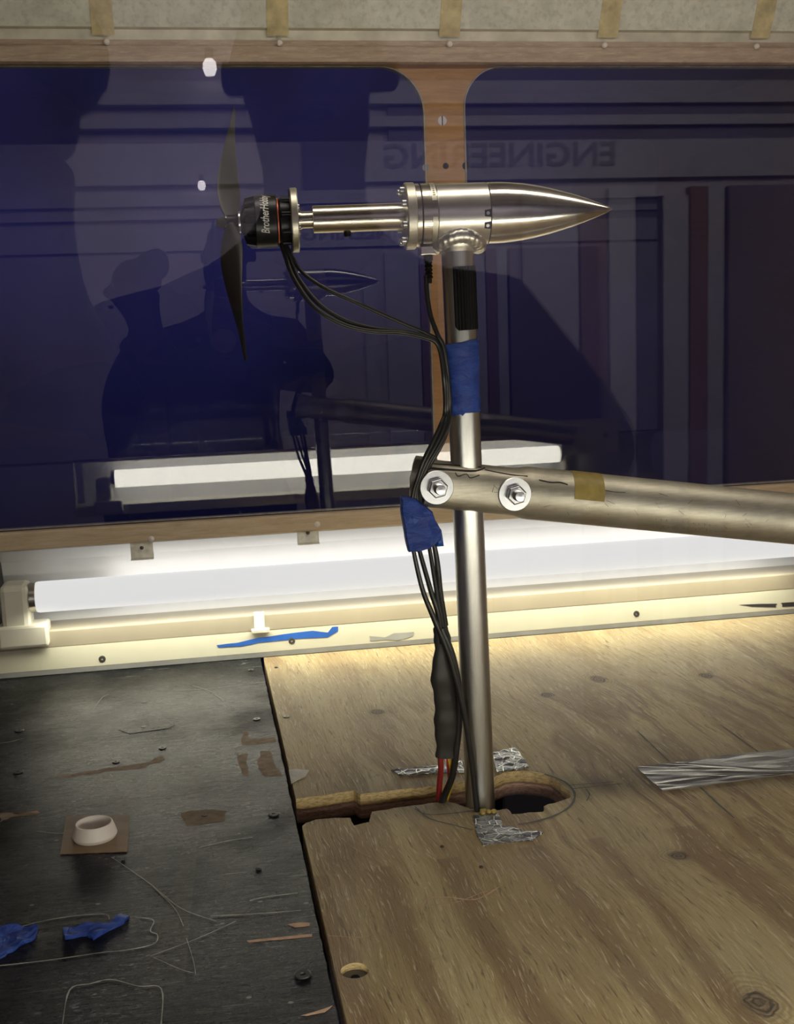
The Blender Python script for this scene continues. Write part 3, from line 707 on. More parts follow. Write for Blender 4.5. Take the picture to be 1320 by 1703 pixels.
# ------------------------------------------------------------------ motor
mo = thing('electric_motor', 'black brushless motor with slanted white lettering between propeller and pale disc', 'motor', tuple(NM @ Vector((s_of(436), 0, -.024))))
c0_, c1_ = s_of(424, 365), s_of(461, 365)
RC = .0238
can = lat([(c0_, .016), (c0_, RC-.0006), (c0_+.0008, RC), (c1_-.0008, RC), (c1_, RC-.0008), (c1_, .016)]).build('can', M['can'], mo)
cf = s_of(400, 365)
lat([(cf, .004), (cf, .0075), (cf+.0045, .0185), (c0_, .0195), (c0_, .01)], 48).build('front_bell', M['dark'], mo)
for k in range(12):
    a = 2*PI*(k+.5)/12; b = MB(NM @ Matrix.Rotation(a, 4, 'X'))
    b.rings([[(cf+.0002, y_, .0078), (cf+.0046, y_, .0215), (c0_+.0002, y_, RC-.0003), (c0_+.0002, y_, .015), (cf+.0002, y_, .006)] for y_ in (-.0017, .0017)], smooth=False)
    b.build('bell_spoke', M['dark'], mo)
lat([(c1_, .01), (c1_, .0205), (c1_+.0012, .0205), (c1_+.0012, .01)], 48).build('winding', M['copper'], mo)
lat([(c1_+.0012, .005), (c1_+.0012, .0195), (c1_+.003, .0205), (m0-.001, .0195), (m0-.0006, .005)], 48).build('base', M['dark'], mo)
for k in range(8):
    a = 2*PI*k/8+.2; d0 = Vector((0, -math.cos(a), math.sin(a))); b = MB(NM)
    b.cyl(Vector((c1_+.004, 0, 0))+d0*.0205, Vector((m0-.0006, 0, 0))+d0*.0205, .0024, n=12); b.build('base_post', M['dark'], mo)
def text_mesh(txt, size, shear=0.0, bold=0.0):
    cu = bpy.data.curves.new('t', 'FONT'); cu.body = txt; cu.size = size; cu.shear = shear; cu.align_x = 'CENTER'; cu.align_y = 'CENTER'; cu.extrude = 0; cu.offset = bold; cu.resolution_u = 3
    ob = bpy.data.objects.new('t', cu); COL.objects.link(ob); bpy.context.view_layer.update()
    me = bpy.data.meshes.new_from_object(ob.evaluated_get(bpy.context.evaluated_depsgraph_get()))
    bpy.data.objects.remove(ob); bpy.data.curves.remove(cu); return me
def wrap_text(txt, span, size, X, tc, r, a_c, parent, mat, shear=.35, bold=0.0):
    """lettering running round the cylinder (bottom to top), glyph height along the axis"""
    me = text_mesh(txt, size, shear, bold); b = MB(X); vs = []
    wd = max(v.co.x for v in me.vertices)-min(v.co.x for v in me.vertices); kx = span/wd
    for v in me.vertices:
        a = a_c+v.co.x*kx/r; d0 = Vector((0, -math.cos(a), math.sin(a)))
        vs.append(b.v(Vector((tc-v.co.y, 0, 0))+d0*(r+.00012)))
    for p in me.polygons: b.f([vs[i] for i in p.vertices])
    return b.build('lettering', mat, parent)
wrap_text('BrotherHobby', .041, .0105, NM, s_of(441, 365), RC, math.radians(16), can, M['letter'], .3, .00012)

# ------------------------------------------------------------------ propeller
ph = s_of(385, 372)
pp = thing('propeller', 'black two-bladed propeller standing nearly upright in front of the motor', 'propeller', tuple(NM @ Vector((ph, 0, 0))))
phi = math.radians(-44.6)
lat([(ph-.004, .003), (ph-.004, .0068), (ph+.003, .0070), (cf-.001, .0095), (cf, .003)], 32).build('hub', M['dark'], pp)
lat([(cf-.0018, .004), (cf-.0018, .0098), (cf-.0002, .0098), (cf-.0002, .004)], 32).build('hub_ring', M['zinc'], pp)
lat([(ph-.0135, .0012), (ph-.013, .0042), (ph-.0085, .0046), (ph-.0085, .0052), (ph-.004, .0056), (ph-.004, .002)], 6, False).build('prop_nut', M['screw'], pp)
for k in range(4):
    a = PI/4+k*PI/2; b = MB(NM); b.cyl((ph-.0058, math.cos(a)*.0056, math.sin(a)*.0056), (ph-.0038, math.cos(a)*.0056, math.sin(a)*.0056), .0012, n=8); b.build('hub_screw', M['zinc'], pp)
for sgn in (1, -1):
    b = MB(NM); rs = []; Lb = .174
    for i in range(33):
        k = i/32; r = .002+k*(Lb-.002)
        ch = (.012+.016*math.sin(min(1, k/.28)*PI/2) if k < .28 else .028*(1-((k-.28)/.72)**1.5*.80))*(1 if k < .985 else .6)
        if k < .06: ch = .012
        tw = math.radians(62-48*min(1, k*1.25)) if k > .06 else math.radians(60)
        thk = (.0055*(1-k)+.0009)
        bend = .0085*k*k
        sp_ = Vector((0, -math.sin(phi), math.cos(phi)))*sgn          # span direction (upper blade leans away)
        cd_ = Vector((0, math.cos(phi), math.sin(phi)))*sgn           # in-plane chord direction
        cdir = (cd_*math.cos(tw)+Vector((1, 0, 0))*math.sin(tw)); ndir = sp_.cross(cdir).normalized()
        c = Vector((ph-.0005+bend, 0, 0))+sp_*r-cdir*ch*.06; ring = []
        for j in range(20):
            h = 2*PI*j/20; xx = math.cos(h); ring.append(c+cdir*xx*ch/2+ndir*(math.sin(h)*thk/2*(1+.35*xx)+.0012*(1-xx*xx)))
        rs.append(ring)
    b.rings(rs); tag(b.build('blade', M['carbon'], pp))

# ================================================================== SUPPORT ARM
AY0, AY1 = 1.111, 1.092
A0 = PY(690, 801.5, AY0); A1 = PY(1320, 863, AY1); ad = (A1-A0).normalized(); AE = A0+ad*.62
asid = Vector((0, 0, 1)).cross(ad).normalized(); aup = ad.cross(asid)
AM = Matrix.Translation(A0) @ Matrix((ad, asid, aup)).transposed().to_4x4()
def as_of(u, v): r = ray(u, v); n = ad.cross(aup); c = Vector((0, 0, CAMH)); p = c+r*((A0-c).dot(n)/r.dot(n)); return (p-A0).dot(ad)
arm = thing('support_arm', 'scratched dull metal pipe running right from the pole, held by two large bolts', 'pipe', tuple(A0-aup*.025))
AR = .0262
b = MB(AM); rs_o = []; n = 56
sF = as_of(703, 802)
def arm_r(t):
    k = min(1, max(0, (t-.098)/.014)); k = k*k*(3-2*k); return (.0232+(AR-.0232)*k, AR)
ts = [sF, sF+.0008]+[sF+.01*i for i in range(1, 9)]+[.098+.002*i for i in range(9)]+[.13, .2, .3, .4, .5, .62]
def sq(c_, e): return math.copysign(abs(c_)**e, c_)
def ring(t, th):
    kk = (AR-arm_r(t)[0])/(AR-.0232); e = 1-.32*kk
    return [Vector((t, sq(math.cos(2*PI*j/n), e)*(arm_r(t)[1]-th), sq(math.sin(2*PI*j/n), e)*(arm_r(t)[0]-th))) for j in range(n)]
b.rings([ring(t, 0) for t in ts]+[ring(t, .0032) for t in reversed(ts)], closed=True)
tubeo = b.build('pipe', M['arm'], arm)
b = MB(AM); rs = []
for i in range(25):                            # rear half shell sticking out at the left
    a = math.radians(-86+172*i/24); dv = lambda rr: Vector((0, math.cos(a)*(rr+.0015), math.sin(a)*rr))
    rs.append([dv(AR-.004)+Vector((-.001, 0, 0)), dv(AR-.004)+Vector((sF+.012, 0, 0)), dv(AR-.0005)+Vector((sF+.012, 0, 0)), dv(AR-.0005)+Vector((-.001, 0, 0))])
b.rings(rs, smooth=False); b.build('rear_shell', M['arm'], arm)
# hole through the pipe for the pole
b = MB(); pc = strut_pt(805); b.cyl(pc-axis_dir*.06, pc+axis_dir*.06, PR+.0006, n=48); cut = b.build('cut', M['hole'])
for o_ in (tubeo,):
    md_ = o_.modifiers.new('b', 'BOOLEAN'); md_.object = cut; md_.operation = 'DIFFERENCE'; md_.solver = 'EXACT'
    bpy.context.view_layer.update(); ev = o_.evaluated_get(bpy.context.evaluated_depsgraph_get()); nm_ = bpy.data.meshes.new_from_object(ev)
    o_.modifiers.clear(); o_.data = nm_
bpy.data.objects.remove(cut)
for (u, v) in ((726, 811), (856, 822)):
    yb = (A0+ad*as_of(u, v)).y-AR+.0008
    p = PY(u, v, yb-.001); d0 = Vector((0, -1, 0))
    bo = MB(); bo.lathe([(0, .006), (.002, .0164), (.0045, .0166), (.0052, .016), (.0052, .006)], p+Vector((0, .004, 0)), d0, 48, hollow=True)
    wa = bo.build('washer', M['zinc'], arm)
    bo = MB(); bo.lathe([(.0012, .003), (.0012, .0088), (.0022, .0098), (.0078, .0098), (.0088, .0086), (.0088, .003)], p, d0, 6, False, up=(.3, 0, 1)); bo.build('nut', M['zinc'], wa, bevel=.0004)
    bo = MB(); pr_ = [(0, .0052), (.0088, .0052)]
    for k in range(8): pr_ += [(.009+k*.0011, .0052), (.0095+k*.0011, .0047)]
    pr_ += [(.0188, .0044), (.0192, .0001)]; bo.lathe(pr_, p, d0, 28); bo.build('bolt', M['zinc'], wa)
    bo = MB(); bo.lathe([(0, .0165), (.002, .0165), (.002, .009), (.009, .009)], Vector((p.x, AY0+AR-.001, p.z)), (0, 1, 0), 24); bo.build('bolt_head', M['zinc'], wa)
# olive tape on the pipe
t0_, t1_ = as_of(945, 808), as_of(994, 812)
o = shell(AM, t0_, t1_, AR+.0001, 3, 92, .0004, 24).build('olive_tape', M['olive']); tag(o, 'patch of olive brown tape stuck on the metal pipe', 'tape')
def mark(ptz, wd, nm='marker_line', mat='ink'):
    P_ = []
    Ri = AM.inverted().to_3x3(); c = AM.inverted() @ Vector((0, 0, CAMH))
    for (u, v) in ptz:                        # find the pipe surface along the line of sight
        r = (Ri @ ray(u, v)); r = r/r.y if abs(r.y) > 1e-9 else r; k0 = -c.y
        for q in range(140):
            p = c+r*(k0-.030+q*.0003); rz, ry = arm_r(p.x); kk = (AR-rz)/(AR-.0232); e = 2/(1-.32*kk)
            if abs(p.y/(ry+.0002))**e+abs(p.z/(rz+.0002))**e < 1: P_.append(AM @ p); break
    if len(P_) > 1: 
        b = MB(); b.tube(P_, wd/2, 5, 4); b.build(nm, M[mat], arm)
mark([(712, 771), (745, 773), (800, 777)], .0016); mark([(716, 778), (750, 781), (790, 783), (806, 778)], .0022); mark([(806, 781), (830, 786), (855, 790), (877, 792)], .0013); mark([(757, 786), (762, 792), (775, 788), (782, 795), (797, 790)], .0010)
mark([(896, 798), (915, 802), (930, 802), (944, 806)], .0014); mark([(1005, 815), (1020, 818), (1040, 819)], .0006)
for k in range(12): mark([(1090+k*9, 862+k*1), (1092+k*9+random.uniform(-3, 3), 876+k*.8)], .0004)
for k in range(26):
    u = random.uniform(740, 1300); v = 812+(u-740)*.09+random.uniform(-25, 25); a = random.uniform(-1.4, 1.4); l_ = random.uniform(5, 20)
    mark([(u, v), (u+math.cos(a)*l_, v+math.sin(a)*l_)], .00035, 'scratch')

# ================================================================== TAPE WRAPS
def wrap(v0, v1, bulge_px, name, label):
    n, m_ = 40, 26; b = MB(); rs = []
    for i in range(m_+1):
        k = i/m_; p = strut_pt(v0+(v1-v0)*k); ring = []
        for j in range(n):
            a = 2*PI*j/n; dx, dy = math.cos(a), math.sin(a)
            r = PR+.0012
            bl = max(0, -dx)**2*bulge_px*(1-.55*k)
            r += bl
            q = p+Vector((dx*r, dy*(r-bl*.5), 0)); zz = .004*math.sin(a*2+1)*(1 if i in (0, m_) else 0)
            q.z += (.003*dx if i == 0 else 0)-(.003*(dx < -.2)*abs(math.sin(a*6)) if i == m_ else 0)
            crease = noise.noise(Vector((dx*.8+5, dy*.8, k*7+dx*.7)))*.0010
            q += Vector((dx, dy, 0))*crease
            ring.append(q)
        rs.append(ring)
    b.rings(rs, False, False)
    o = b.build(name, M['bluet']); so_ = o.modifiers.new('s', 'SOLIDIFY'); so_.thickness = .0004
    return tag(o, label, 'tape')
wrap(568, 685, .0055, 'tape_wrap', 'blue painter tape wrapped around the pole below the black pad')
# lower crumpled wrap, hangs on the cables
CY = 1.088
def lump(outline, y0, y1, nseed, amp=.003):
    P_ = [PY(u, v, y0) for u, v in outline]; b = MB(); cen = sum(P_, Vector())/len(P_)
    b_ = []
    for sc_, y in ((.93, y0-.0035), (1.0, y0), (1.0, (y0+y1)/2), (.92, y1)):
        b_.append([Vector((cen.x+(p.x-cen.x)*sc_, y, cen.z+(p.z-cen.z)*sc_)) for p in P_])
    inner = [Vector((cen.x+(p.x-cen.x)*.45, y0-.006, cen.z+(p.z-cen.z)*.5)) for p in P_]
    b.rings([inner]+b_)
    bmesh.ops.subdivide_edges(b.bm, edges=b.bm.edges, cuts=2, use_grid_fill=True)
    for v in b.bm.verts:
        nn = noise.noise_vector(v.co*60+Vector((nseed, 0, 0))); v.co += Vector((nn.x*.2, nn.y, nn.z*.2))*amp
    return b
ol = [(667, 827), (690, 829), (708, 842), (718, 850), (724, 866), (735, 884), (733, 898), (722, 906), (716, 912), (705, 915), (697, 918), (688, 917), (679, 918), (674, 895), (670, 868), (667, 848)]
o = lump(ol, CY, CY+.014, 3).build('tape_wrap', M['bluet']); tag(o, 'crumpled blue tape bundling the cables just under the pipe end', 'tape')
o = lump([(722, 886), (733, 880), (737, 908), (724, 909)], CY+.008, CY+.012, 9, .001).build('tape_tail', M['bluebright'], o)

# ================================================================== CABLES
cg = 'motor cables running down the pole'
def cable(paths, r, name, label, mat='cable', cat='cable', group=None):
    n_ = sum(p[1] < 900 for p in paths)/len(paths)
    rr = (lambda k: r*(1.12+.45*min(1, max(0, (k-n_)*12))*(1-.45*max(0, k-.85)/.15))) if 'cable' in name and name != 'power_cable' else r
    b = MB(); b.tube([PY(*p) for p in paths], rr, 12, 8)
    return tag(b.build(name, M[mat]), label, cat, group)
Ym = RIG_Y+.010
low = lambda dx, y: [(742+dx*.5, 683, 1.092), (737+dx, 706, 1.088), (722+dx, 738, 1.085), (708+dx*.8, 765, 1.084), (697+dx*.6, 795, 1.087), (688+dx*.6, 828, 1.091), (686+dx, 880, 1.094)]
cable([(466, 400, Ym), (474, 425, Ym-.008), (488, 462, 1.09), (520, 508, 1.082), (562, 536, 1.078), (612, 550, 1.078), (665, 553, 1.080), (705, 561, 1.082), (729, 576, 1.084), (738, 630, 1.083)] + low(-4, 0) + [(700, 972, 1.095), (722, 1030, 1.095), (748, 1095, 1.096), (768, 1170, 1.098), (782, 1250, 1.100), (792, 1340, 1.104), (797, 1380, 1.108)], .0019, 'motor_cable', 'lowest black motor cable, passing in front of the pole down into the slot', group=cg)
cable([(468, 398, Ym), (480, 425, Ym-.005), (496, 462, 1.094), (530, 505, 1.086), (572, 532, 1.082), (620, 546, 1.082), (668, 551, 1.083), (708, 560, 1.085), (731, 576, 1.086), (741, 630, 1.085)] + low(3, 0) + [(714, 975, 1.101), (728, 1020, 1.102), (735, 1070, 1.104)], .0019, 'motor_cable', 'middle black motor cable, ending in the black sleeve', group=cg)
cable([(470, 396, Ym), (484, 424, Ym-.004), (502, 452, 1.096), (538, 478, 1.088), (585, 500, 1.084), (630, 520, 1.083), (675, 540, 1.084), (712, 556, 1.086), (733, 574, 1.087), (744, 630, 1.087)] + low(9, 0)[:-1] + [(708, 880, 1.094), (722, 960, 1.10), (730, 1010, 1.103), (742, 1070, 1.106)], .0017, 'motor_cable', 'uppermost black motor cable, running straight across to the blue tape', group=cg)
cable([(708, 458, 1.090), (710, 490, 1.090), (716, 525, 1.088), (728, 558, 1.085), (737, 576, 1.085), (744, 620, 1.087), (748, 680, 1.092), (742, 720, 1.088), (728, 750, 1.086), (714, 775, 1.088), (706, 800, 1.096), (706, 840, 1.098), (716, 880, 1.098), (726, 930, 1.10), (732, 985, 1.103), (741, 1040, 1.106)], .0020, 'sensor_cable', 'black sensor cable hanging from the gland under the nacelle rings')
# heat shrink sleeve
b = MB(); fl2 = [PY(731, 1040, 1.106), PY(736, 1070, 1.108), PY(738, 1120, 1.11), PY(742, 1170, 1.112), PY(744, 1215, 1.114), PY(742, 1258, 1.116)]
def slr(k): return .0055+.0075*min(1, k*2.4)-.0018*max(0, k-.85)*6+.0010*math.sin(k*19)+.0006*math.sin(k*47)
b.tube(fl2, slr, 20, 6, el=(.55, 1.0)); tag(b.build('heat_shrink_sleeve', M['sleeve']), 'matte black heat shrink sleeve around the wires left of the pole', 'sleeve')
cable([(733, 1045, 1.103), (750, 1085, 1.103), (762, 1140, 1.106), (763, 1200, 1.109), (758, 1250, 1.112), (752, 1290, 1.122), (738, 1325, 1.136), (722, 1360, 1.142)], .0036, 'power_cable', 'thick black cable bending into the slot from the sleeve')
for (u0, u1, u2, r, mt, lb) in ((731, 731, 728, .0030, 'red', 'red wire going down from the black sleeve into the slot'), (739, 746, 740, .0014, 'red', 'thin red wire bowing right beside the thick red wire'), (742, 752, 738, .0016, 'yellow', 'yellow wire between the red wires and the thick black cable'), (737, 748, 741, .0012, 'plastic', 'thin white wire below the black sleeve')):
    cable([(u0, 1245, 1.116), ((u0+u1)/2+2, 1275, 1.122), (u1, 1300, 1.134), ((u1+u2)/2, 1325, 1.145), (u2, 1350, 1.15)], r, {'red': 'red_wire', 'yellow': 'yellow_wire', 'plastic': 'white_wire'}[mt], lb, mt, 'wire')

# ================================================================== NEAR SIDE OF THE TUNNEL (seen mirrored in the far window)
fitting(True, 'lit fluorescent tube fitting below the near window, seen mirrored in the far window')
m = lambda y: 2.2-y
b = MB(); o_out = [Vector((-1.0, NW, CAMH-.311)), Vector((1.5, NW, CAMH-.311)), Vector((1.5, NW, CAMH+.62)), Vector((-1.0, NW, CAMH+.62))]
b.prism([o_out, rrect(-.85, 1.3, CAMH-.3055, CAMH+.50, .05, NW, 10, .004)], (0, -1, 0), .02)
struct(b.build('wall_front', M['rail']), 'wooden near wall of the tunnel')
struct(MB().box((-.87, NW-.028, CAMH-.3085), (1.32, NW-.022, CAMH+.515)).build('window_2', M['nearglass']), 'clear near window sheet reflecting the room')
b = MB(); b.box((1.0, NW+.014, CAMH-.36), (1.17, NW+.017, CAMH-.262)); o = b.build('cover_plate', M['white']); tag(o, 'small grey cover plate with two screws mirrored at the lower right of the far window', 'plate')
for x in (1.03, 1.13): screw_head(Vector((x, NW+.0172, CAMH-.31)), .006, o, ax=(0, 1, 0))
struct(MB().box((-1, NW-.02, CAMH+.62), (1.5, D+.09, CAMH+.64)).build('ceiling', M['ceil']), 'tunnel ceiling')
struct(MB().box((-1.02, NW-.02, ZF-.08), (-1.0, D+.09, CAMH+.64)).build('wall_left', M['rail']))
struct(MB().box((1.5, NW-.02, ZF-.08), (1.52, D+.09, CAMH+.64)).build('wall_right', M['rail']))

# ================================================================== THE ROOMS ROUND IT
struct(MB().box((-3, 4.0, 0), (5, 4.05, 2.9)).build('wall_room_back', M['navy']), 'dark navy wall of the room beyond the far window')
struct(MB().box((-3, -3.05, -.02), (5, 4.05, 0)).build('floor_room', M['roomfloor']))
struct(MB().box((-3, -3.05, 2.75), (5, 4.05, 2.8)).build('ceiling_room', M['roomdark']))
struct(MB().box((-3.05, -3.05, 0), (-3, 4.05, 2.8)).build('wall_room_left', M['navy']))
struct(MB().box((5, -3.05, 0), (5.05, 4.05, 2.8)).build('wall_room_right', M['navy']))
RWY = -3.0; KD = 2*NW+3.0
def RX(u): return (ray(u, 500)*(KD/ray(u, 500).y)).x
def RZ(v): return (ray(318, v)*(KD/ray(318, v).y)).z+CAMH
struct(MB().box((-3, RWY-.05, 0), (5, RWY, 2.75)).build('wall_room_front', M['roomwall']), 'pale wall of the room behind the photographer')
for i, (v0, v1) in enumerate(((146, 184), (205, 222))):
    struct(MB().box((-2.6, RWY, RZ(v1)), (4.9, RWY+.05, RZ(v0))).build('trim_%d' % (7+i), M['roomwhite']))
struct(MB().box((RX(650), RWY, RZ(250)), (5, RWY+.02, 2.75)).build('trim_10', M['dimpanel']))  # added panel; its dark colour stands for dimmer light on this wall side
sb_ = struct(MB().box((-2.6, RWY, RZ(312)), (5, RWY+.03, RZ(246))).build('trim_9', M['roomwhite']))
me = text_mesh('ENGINEERING', .105, 0, .002); b = MB(); cx_, cz_ = (RX(1010)+RX(640))/2, (RZ(253)+RZ(292))/2
xs = [v.co.x for v in me.vertices]; kx = abs(RX(1010)-RX(640))/(max(xs)-min(xs))
vs = [b.v((cx_-v.co.x*kx, RWY+.031, cz_+v.co.y)) for v in me.vertices]; vb = [b.v((cx_-v.co.x*kx, RWY+.034, cz_+v.co.y)) for v in me.vertices]
for p in me.polygons: b.f([vs[i] for i in p.vertices]); b.f([vb[i] for i in reversed(p.vertices)])
tag(b.build('wall_lettering', M['roomletter']), 'dark ENGINEERING lettering on the room wall, mirrored faintly in the glass above the tail cone', 'sign')
for i, (u0, u1, mt, v0) in enumerate(((800, 838, 'roomwhite', 420), (860, 950, 'roomwhite', 330), (954, 996, 'doorbrown', 370), (1000, 1042, 'roomwhite', 330), (1044, 1084, 'roomdark', 345), (1086, 1126, 'roomwhite', 345), (1129, 1156, 'doorbrown', 330), (1157, 1182, 'roomwhite', 330), (1190, 1420, 'purplepanel', 330))):
    struct(MB().box((RX(u0), RWY, 0), (RX(u1), RWY+.02+.004*i, RZ(v0))).build('door_%d' % (i+1), M[mt]))
bx = PY(348, 116, KD-.1)
bl = thing('bulb_lamp', 'small glowing bulb mirrored in the glass near the top left', 'lamp', (bx.x, RWY+.1, bx.z))
MB().lathe([(-.03, .001), (-.027, .014), (-.01, .021), (.008, .02), (.02, .012)], (bx.x, RWY+.1, bx.z), (0, 0, 1), 20).build('bulb', M['bulb'], bl)
MB().cyl((bx.x, RWY+.1, bx.z+.02), (bx.x, RWY+.1, bx.z+.05), .013).build('socket', M['dark'], bl)
MB().cyl((bx.x, RWY+.1, bx.z+.04), (bx.x, RWY, bx.z+.04), .008).build('arm', M['dark'], bl)

# ------------------------------------------------------------------ people behind the camera
def skinned(name, verts, edges, rad, mat, parent, root=0, sub=2):
    me = bpy.data.meshes.new(name); me.from_pydata([tuple(Vector(v)) for v in verts], edges, []); o = bpy.data.objects.new(name, me); COL.objects.link(o)
    o.parent = parent; me.materials.append(mat); o['_w'] = list(parent['_w'])
    o.modifiers.new('skin', 'SKIN'); ly = me.skin_vertices[0].data if me.skin_vertices else None
    if ly is None:
        bm = bmesh.new(); bm.from_mesh(me); bm.verts.layers.skin.verify(); bm.to_mesh(me); bm.free(); ly = me.skin_vertices[0].data
    for i, r in enumerate(rad):
        ly[i].radius = r if isinstance(r, tuple) else (r, r); ly[i].use_root = (i == root)
    s = o.modifiers.new('sub', 'SUBSURF'); s.levels = s.render_levels = sub
    for p in me.polygons: p.use_smooth = True
    o.modifiers['skin'].use_smooth_shade = True
    return o
def hand(J, E, Rr, wrist_i, w_, d, palm_side, curl):
    """adds palm, four fingers, thumb"""
    d = d.normalized(); s_ = palm_side.normalized(); n_ = d.cross(s_).normalized()
    pm = len(J); J.append(w_+d*.05); Rr.append((.022, .014)); E.append((wrist_i, pm))
    for k, (off, ln) in enumerate(((-.028, .068), (-.0095, .078), (.0095, .073), (.027, .058))):
        a = len(J); base = w_+d*.092+s_*off; J.append(base); Rr.append((.0095, .0095)); E.append((pm, a))
        for q in (1, 2):
            ang = curl*q; J.append(J[-1]+(d*math.cos(ang)+n_*math.sin(ang))*ln/2); Rr.append((.0085-q*.0008,)*2); E.append((a+q-1, a+q))
    a = len(J); J.append(w_+d*.035-s_*.038); Rr.append((.0105, .0105)); E.append((pm, a))
    J.append(J[-1]+(d*.75-s_*.6+n_*.3)*.034); Rr.append((.0095,)*2); E.append((a, a+1))
    J.append(J[-1]+(d*.95-s_*.1+n_*.3)*.028); Rr.append((.008,)*2); E.append((a+1, a+2))
def person(px, py, headz, face, label, elbows, wrists, hdirs, top_mat, hair_len, curl=.5):
    """standing figure; face = heading in radians (0 looks along +y)"""
    t = thing('person', label, 'person', (px, py, 0)); H = headz+.12
    f_ = Vector((math.sin(face), math.cos(face), 0)); r_ = Vector((f_.y, -f_.x, 0)); U = Vector((0, 0, 1))
    bdy = Vector((0, 1, 0)); br = Vector((1, 0, 0))
    if elbows is None: bdy = f_; br = r_
    k = H/1.8; L = lambda x, y, z: br*x*k+bdy*y*k+U*z*k
    J = [L(0, 0, .98), L(0, 0, 1.12), L(0, .01, 1.28), L(0, 0, 1.43), L(0, .0, 1.52), L(0, .01, 1.58)]
    Rr = [(.15, .11), (.135, .10), (.16, .11), (.13, .09), (.055, .055), (.055, .06)]; E = [(0, 1), (1, 2), (2, 3), (3, 4), (4, 5)]
    hc_ = L(0, .015, 1.68)
    J += [hc_-U*.045+f_*.015, hc_+U*.03-f_*.004, hc_+U*.085-f_*.008]; Rr += [(.066, .078), (.076, .092), (.05, .06)]; E += [(5, 6), (6, 7), (7, 8)]
    n0 = len(J); J += [hc_-U*.02+f_*.093, hc_-U*.03+f_*.112]; Rr += [(.014, .02), (.011, .012)]; E += [(6, n0), (n0, n0+1)]   # nose
    for sg in (-1, 1):
        e0 = len(J); J += [hc_-U*.01+r_*sg*.082-f_*.01, hc_-U*.008+r_*sg*.093-f_*.018]; Rr += [(.012, .02), (.008, .022)]; E += [(7, e0), (e0, e0+1)]
    arms = []
    if elbows is None:
        elbows = [L(-.25, -.03, 1.12), L(.25, -.03, 1.12)]; wrists = [L(-.24, .06, .87), L(.24, .06, .87)]; hdirs = [(-U+bdy*.2, bdy), (-U+bdy*.2, bdy)]
    for sg, el, wr, hd in ((-1, elbows[0], wrists[0], hdirs[0]), (1, elbows[1], wrists[1], hdirs[1])):
        a = len(J); sh = L(sg*.19, 0, 1.40); J += [sh, Vector(el), Vector(wr)]; Rr += [(.058, .058), (.042, .042), (.028, .024)]; E += [(3, a), (a, a+1), (a+1, a+2)]
        arms.append((sh, Vector(el), Vector(wr)))
        hand(J, E, Rr, a+2, Vector(wr), Vector(hd[0]), Vector(hd[1]), curl)
    legs = []
    for sg in (-1, 1):
        a = len(J); pts_ = [L(sg*.10, 0, .88), L(sg*.11, .02, .50), L(sg*.115, -.01, .10), L(sg*.12, .13, .035)]; J += pts_; Rr += [(.088, .092), (.058, .06), (.04, .042), (.035, .03)]; E += [(0, a), (a, a+1), (a+1, a+2), (a+2, a+3)]; legs.append(pts_)
    o = Vector((px, py, 0)); fix = lambda p, world=False: p
    # arms are given in world space, the rest local: make everything local
    JL = []
    for p in J: JL.append(p)
    for sh, el, wr in arms: pass
    body = skinned('body', JL, E, Rr, M['skin'], t)
    # clothes
    v = [L(0, 0, .93), L(0, 0, 1.12), L(0, .01, 1.28), L(0, 0, 1.43), L(0, 0, 1.485)]; r2 = [(.168, .128), (.15, .118), (.178, .128), (.148, .11), (.075, .075)]; e2 = [(0, 1), (1, 2), (2, 3), (3, 4)]
    for sh, el, wr in arms: a = len(v); v += [sh, el, el.lerp(wr, .86)]; r2 += [(.073, .073), (.056, .056), (.042, .042)]; e2 += [(3, a), (a, a+1), (a+1, a+2)]
    skinned('shirt', v, e2, r2, top_mat, t)
    v = [L(0, 0, .99)]; r2 = [(.165, .125)]; e2 = []
    for lg in legs: a = len(v); v += [lg[0], lg[1], lg[2]+U*.02]; r2 += [(.102, .105), (.074, .076), (.06, .065)]; e2 += [(0, a), (a, a+1), (a+1, a+2)]
    skinned('trousers', v, e2, r2, M['jeans'], t)
    for lg in legs:
        skinned('shoe', [lg[2]-U*.055*1+bdy*-.02, lg[2].lerp(lg[3], .6)-U*.02, lg[3]+bdy*.03+U*.005], [(0, 1), (1, 2)], [(.043, .045), (.045, .04), (.043, .028)], M['shoe'], t)
    hv = [hc_+U*.095-f_*.01, hc_+U*.055-f_*.035, hc_+U*.0-f_*.055]+([hc_-U*.06-f_*.05] if hair_len else [])
    skinned('hair', hv, [(i, i+1) for i in range(len(hv)-1)], [(.062, .072), (.083, .082), (.076, .058), (.06, .045)][:len(hv)], M['hair'], t)
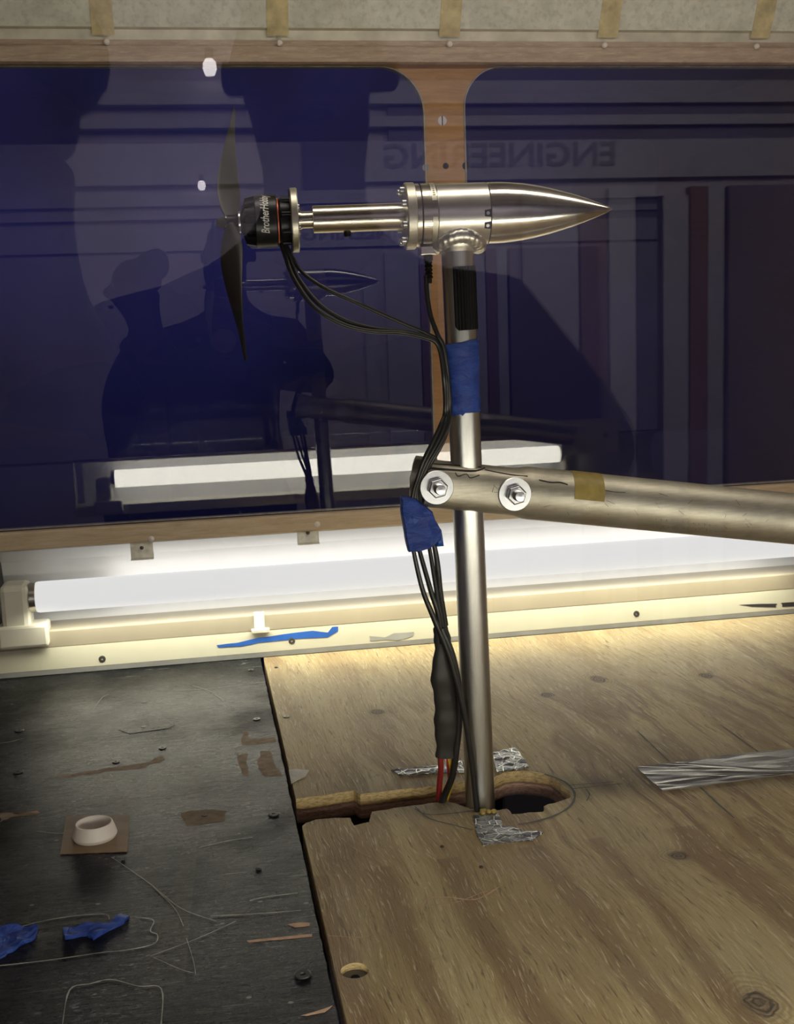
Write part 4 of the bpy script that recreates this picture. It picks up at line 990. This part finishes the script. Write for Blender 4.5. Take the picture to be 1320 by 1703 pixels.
    for sg in (-1, 1):
        b = MB(); c = Vector((px, py, 0))+hc_-U*.002+f_*.083+r_*sg*.031; b.lathe([(-.006, .001), (-.003, .008), (.003, .008), (.006, .001)], c, f_, 12); b.build('eye', M['collar'], t)
    b = MB(); c = Vector((px, py, 0))+hc_-U*.068+f_*.088; b.tube([c-r_*.022, c+f_*.006, c+r_*.022], .005, 8, 5); b.build('mouth', M['doorbrown'], t)
    v = [L(-.06, .05, 1.50), L(0, .085, 1.46), L(.06, .05, 1.50)]
    skinned('collar', v, [(0, 1), (1, 2)], [(.018, .02)]*3, M['collar'] if top_mat is M['shirt'] else top_mat, t, 1)
    return t
def mirror_pt(u, v, behind): p = PY(u, v, 2*NW-.05+behind); return Vector((p.x, -behind, p.z))
A_ = mirror_pt(12, 232, .24); B_ = mirror_pt(515, 105, .46)
def LL(px, py, pts_): return [tuple(Vector(p)-Vector((px, py, 0))) for p in pts_]
person(A_.x, A_.y-.02, A_.z, math.radians(-80), 'person in navy shirt with white collar looking left, mirrored faintly in the far window', None, None, None, M['shirt'], 0, .35)
person(B_.x, B_.y-.02, B_.z, math.radians(-8), 'person in black jacket holding up a phone, mirrored faintly in the glass', LL(B_.x, B_.y, [(B_.x-.17, B_.y+.06, CAMH-.24), (B_.x+.31, B_.y+.06, CAMH-.16)]), LL(B_.x, B_.y, [(-.03, -.15, CAMH-.10), (.09, -.15, CAMH-.10)]), [((.0, 1, .35), (0, .3, 1)), ((-.25, 1, .35), (0, .3, 1))], M['jacket'], 1, .6)
# the phone
ph_ = thing('phone', 'dark phone held up behind the near window, mirrored in the glass', 'phone', (.0, -.022, CAMH-.135))
MB().box((-.02, -.026, CAMH-.13), (.056, -.018, CAMH+.018)).build('case', M['dark'], ph_, bevel=.003)
b = MB(); b.lathe([(0, .001), (0, .0085), (.002, .008), (.0022, .001)], (.022, -.018, CAMH-.002), (0, 1, 0), 24); b.build('lens', M['collar'], ph_)
b = MB(); b.lathe([(0, .001), (0, .007), (.002, .0065), (.0022, .001)], (0, -.018, CAMH), (0, 1, 0), 24); b.build('lens', M['dark'], ph_)

for o in bpy.data.objects:
    if '_w' in o: del o['_w']
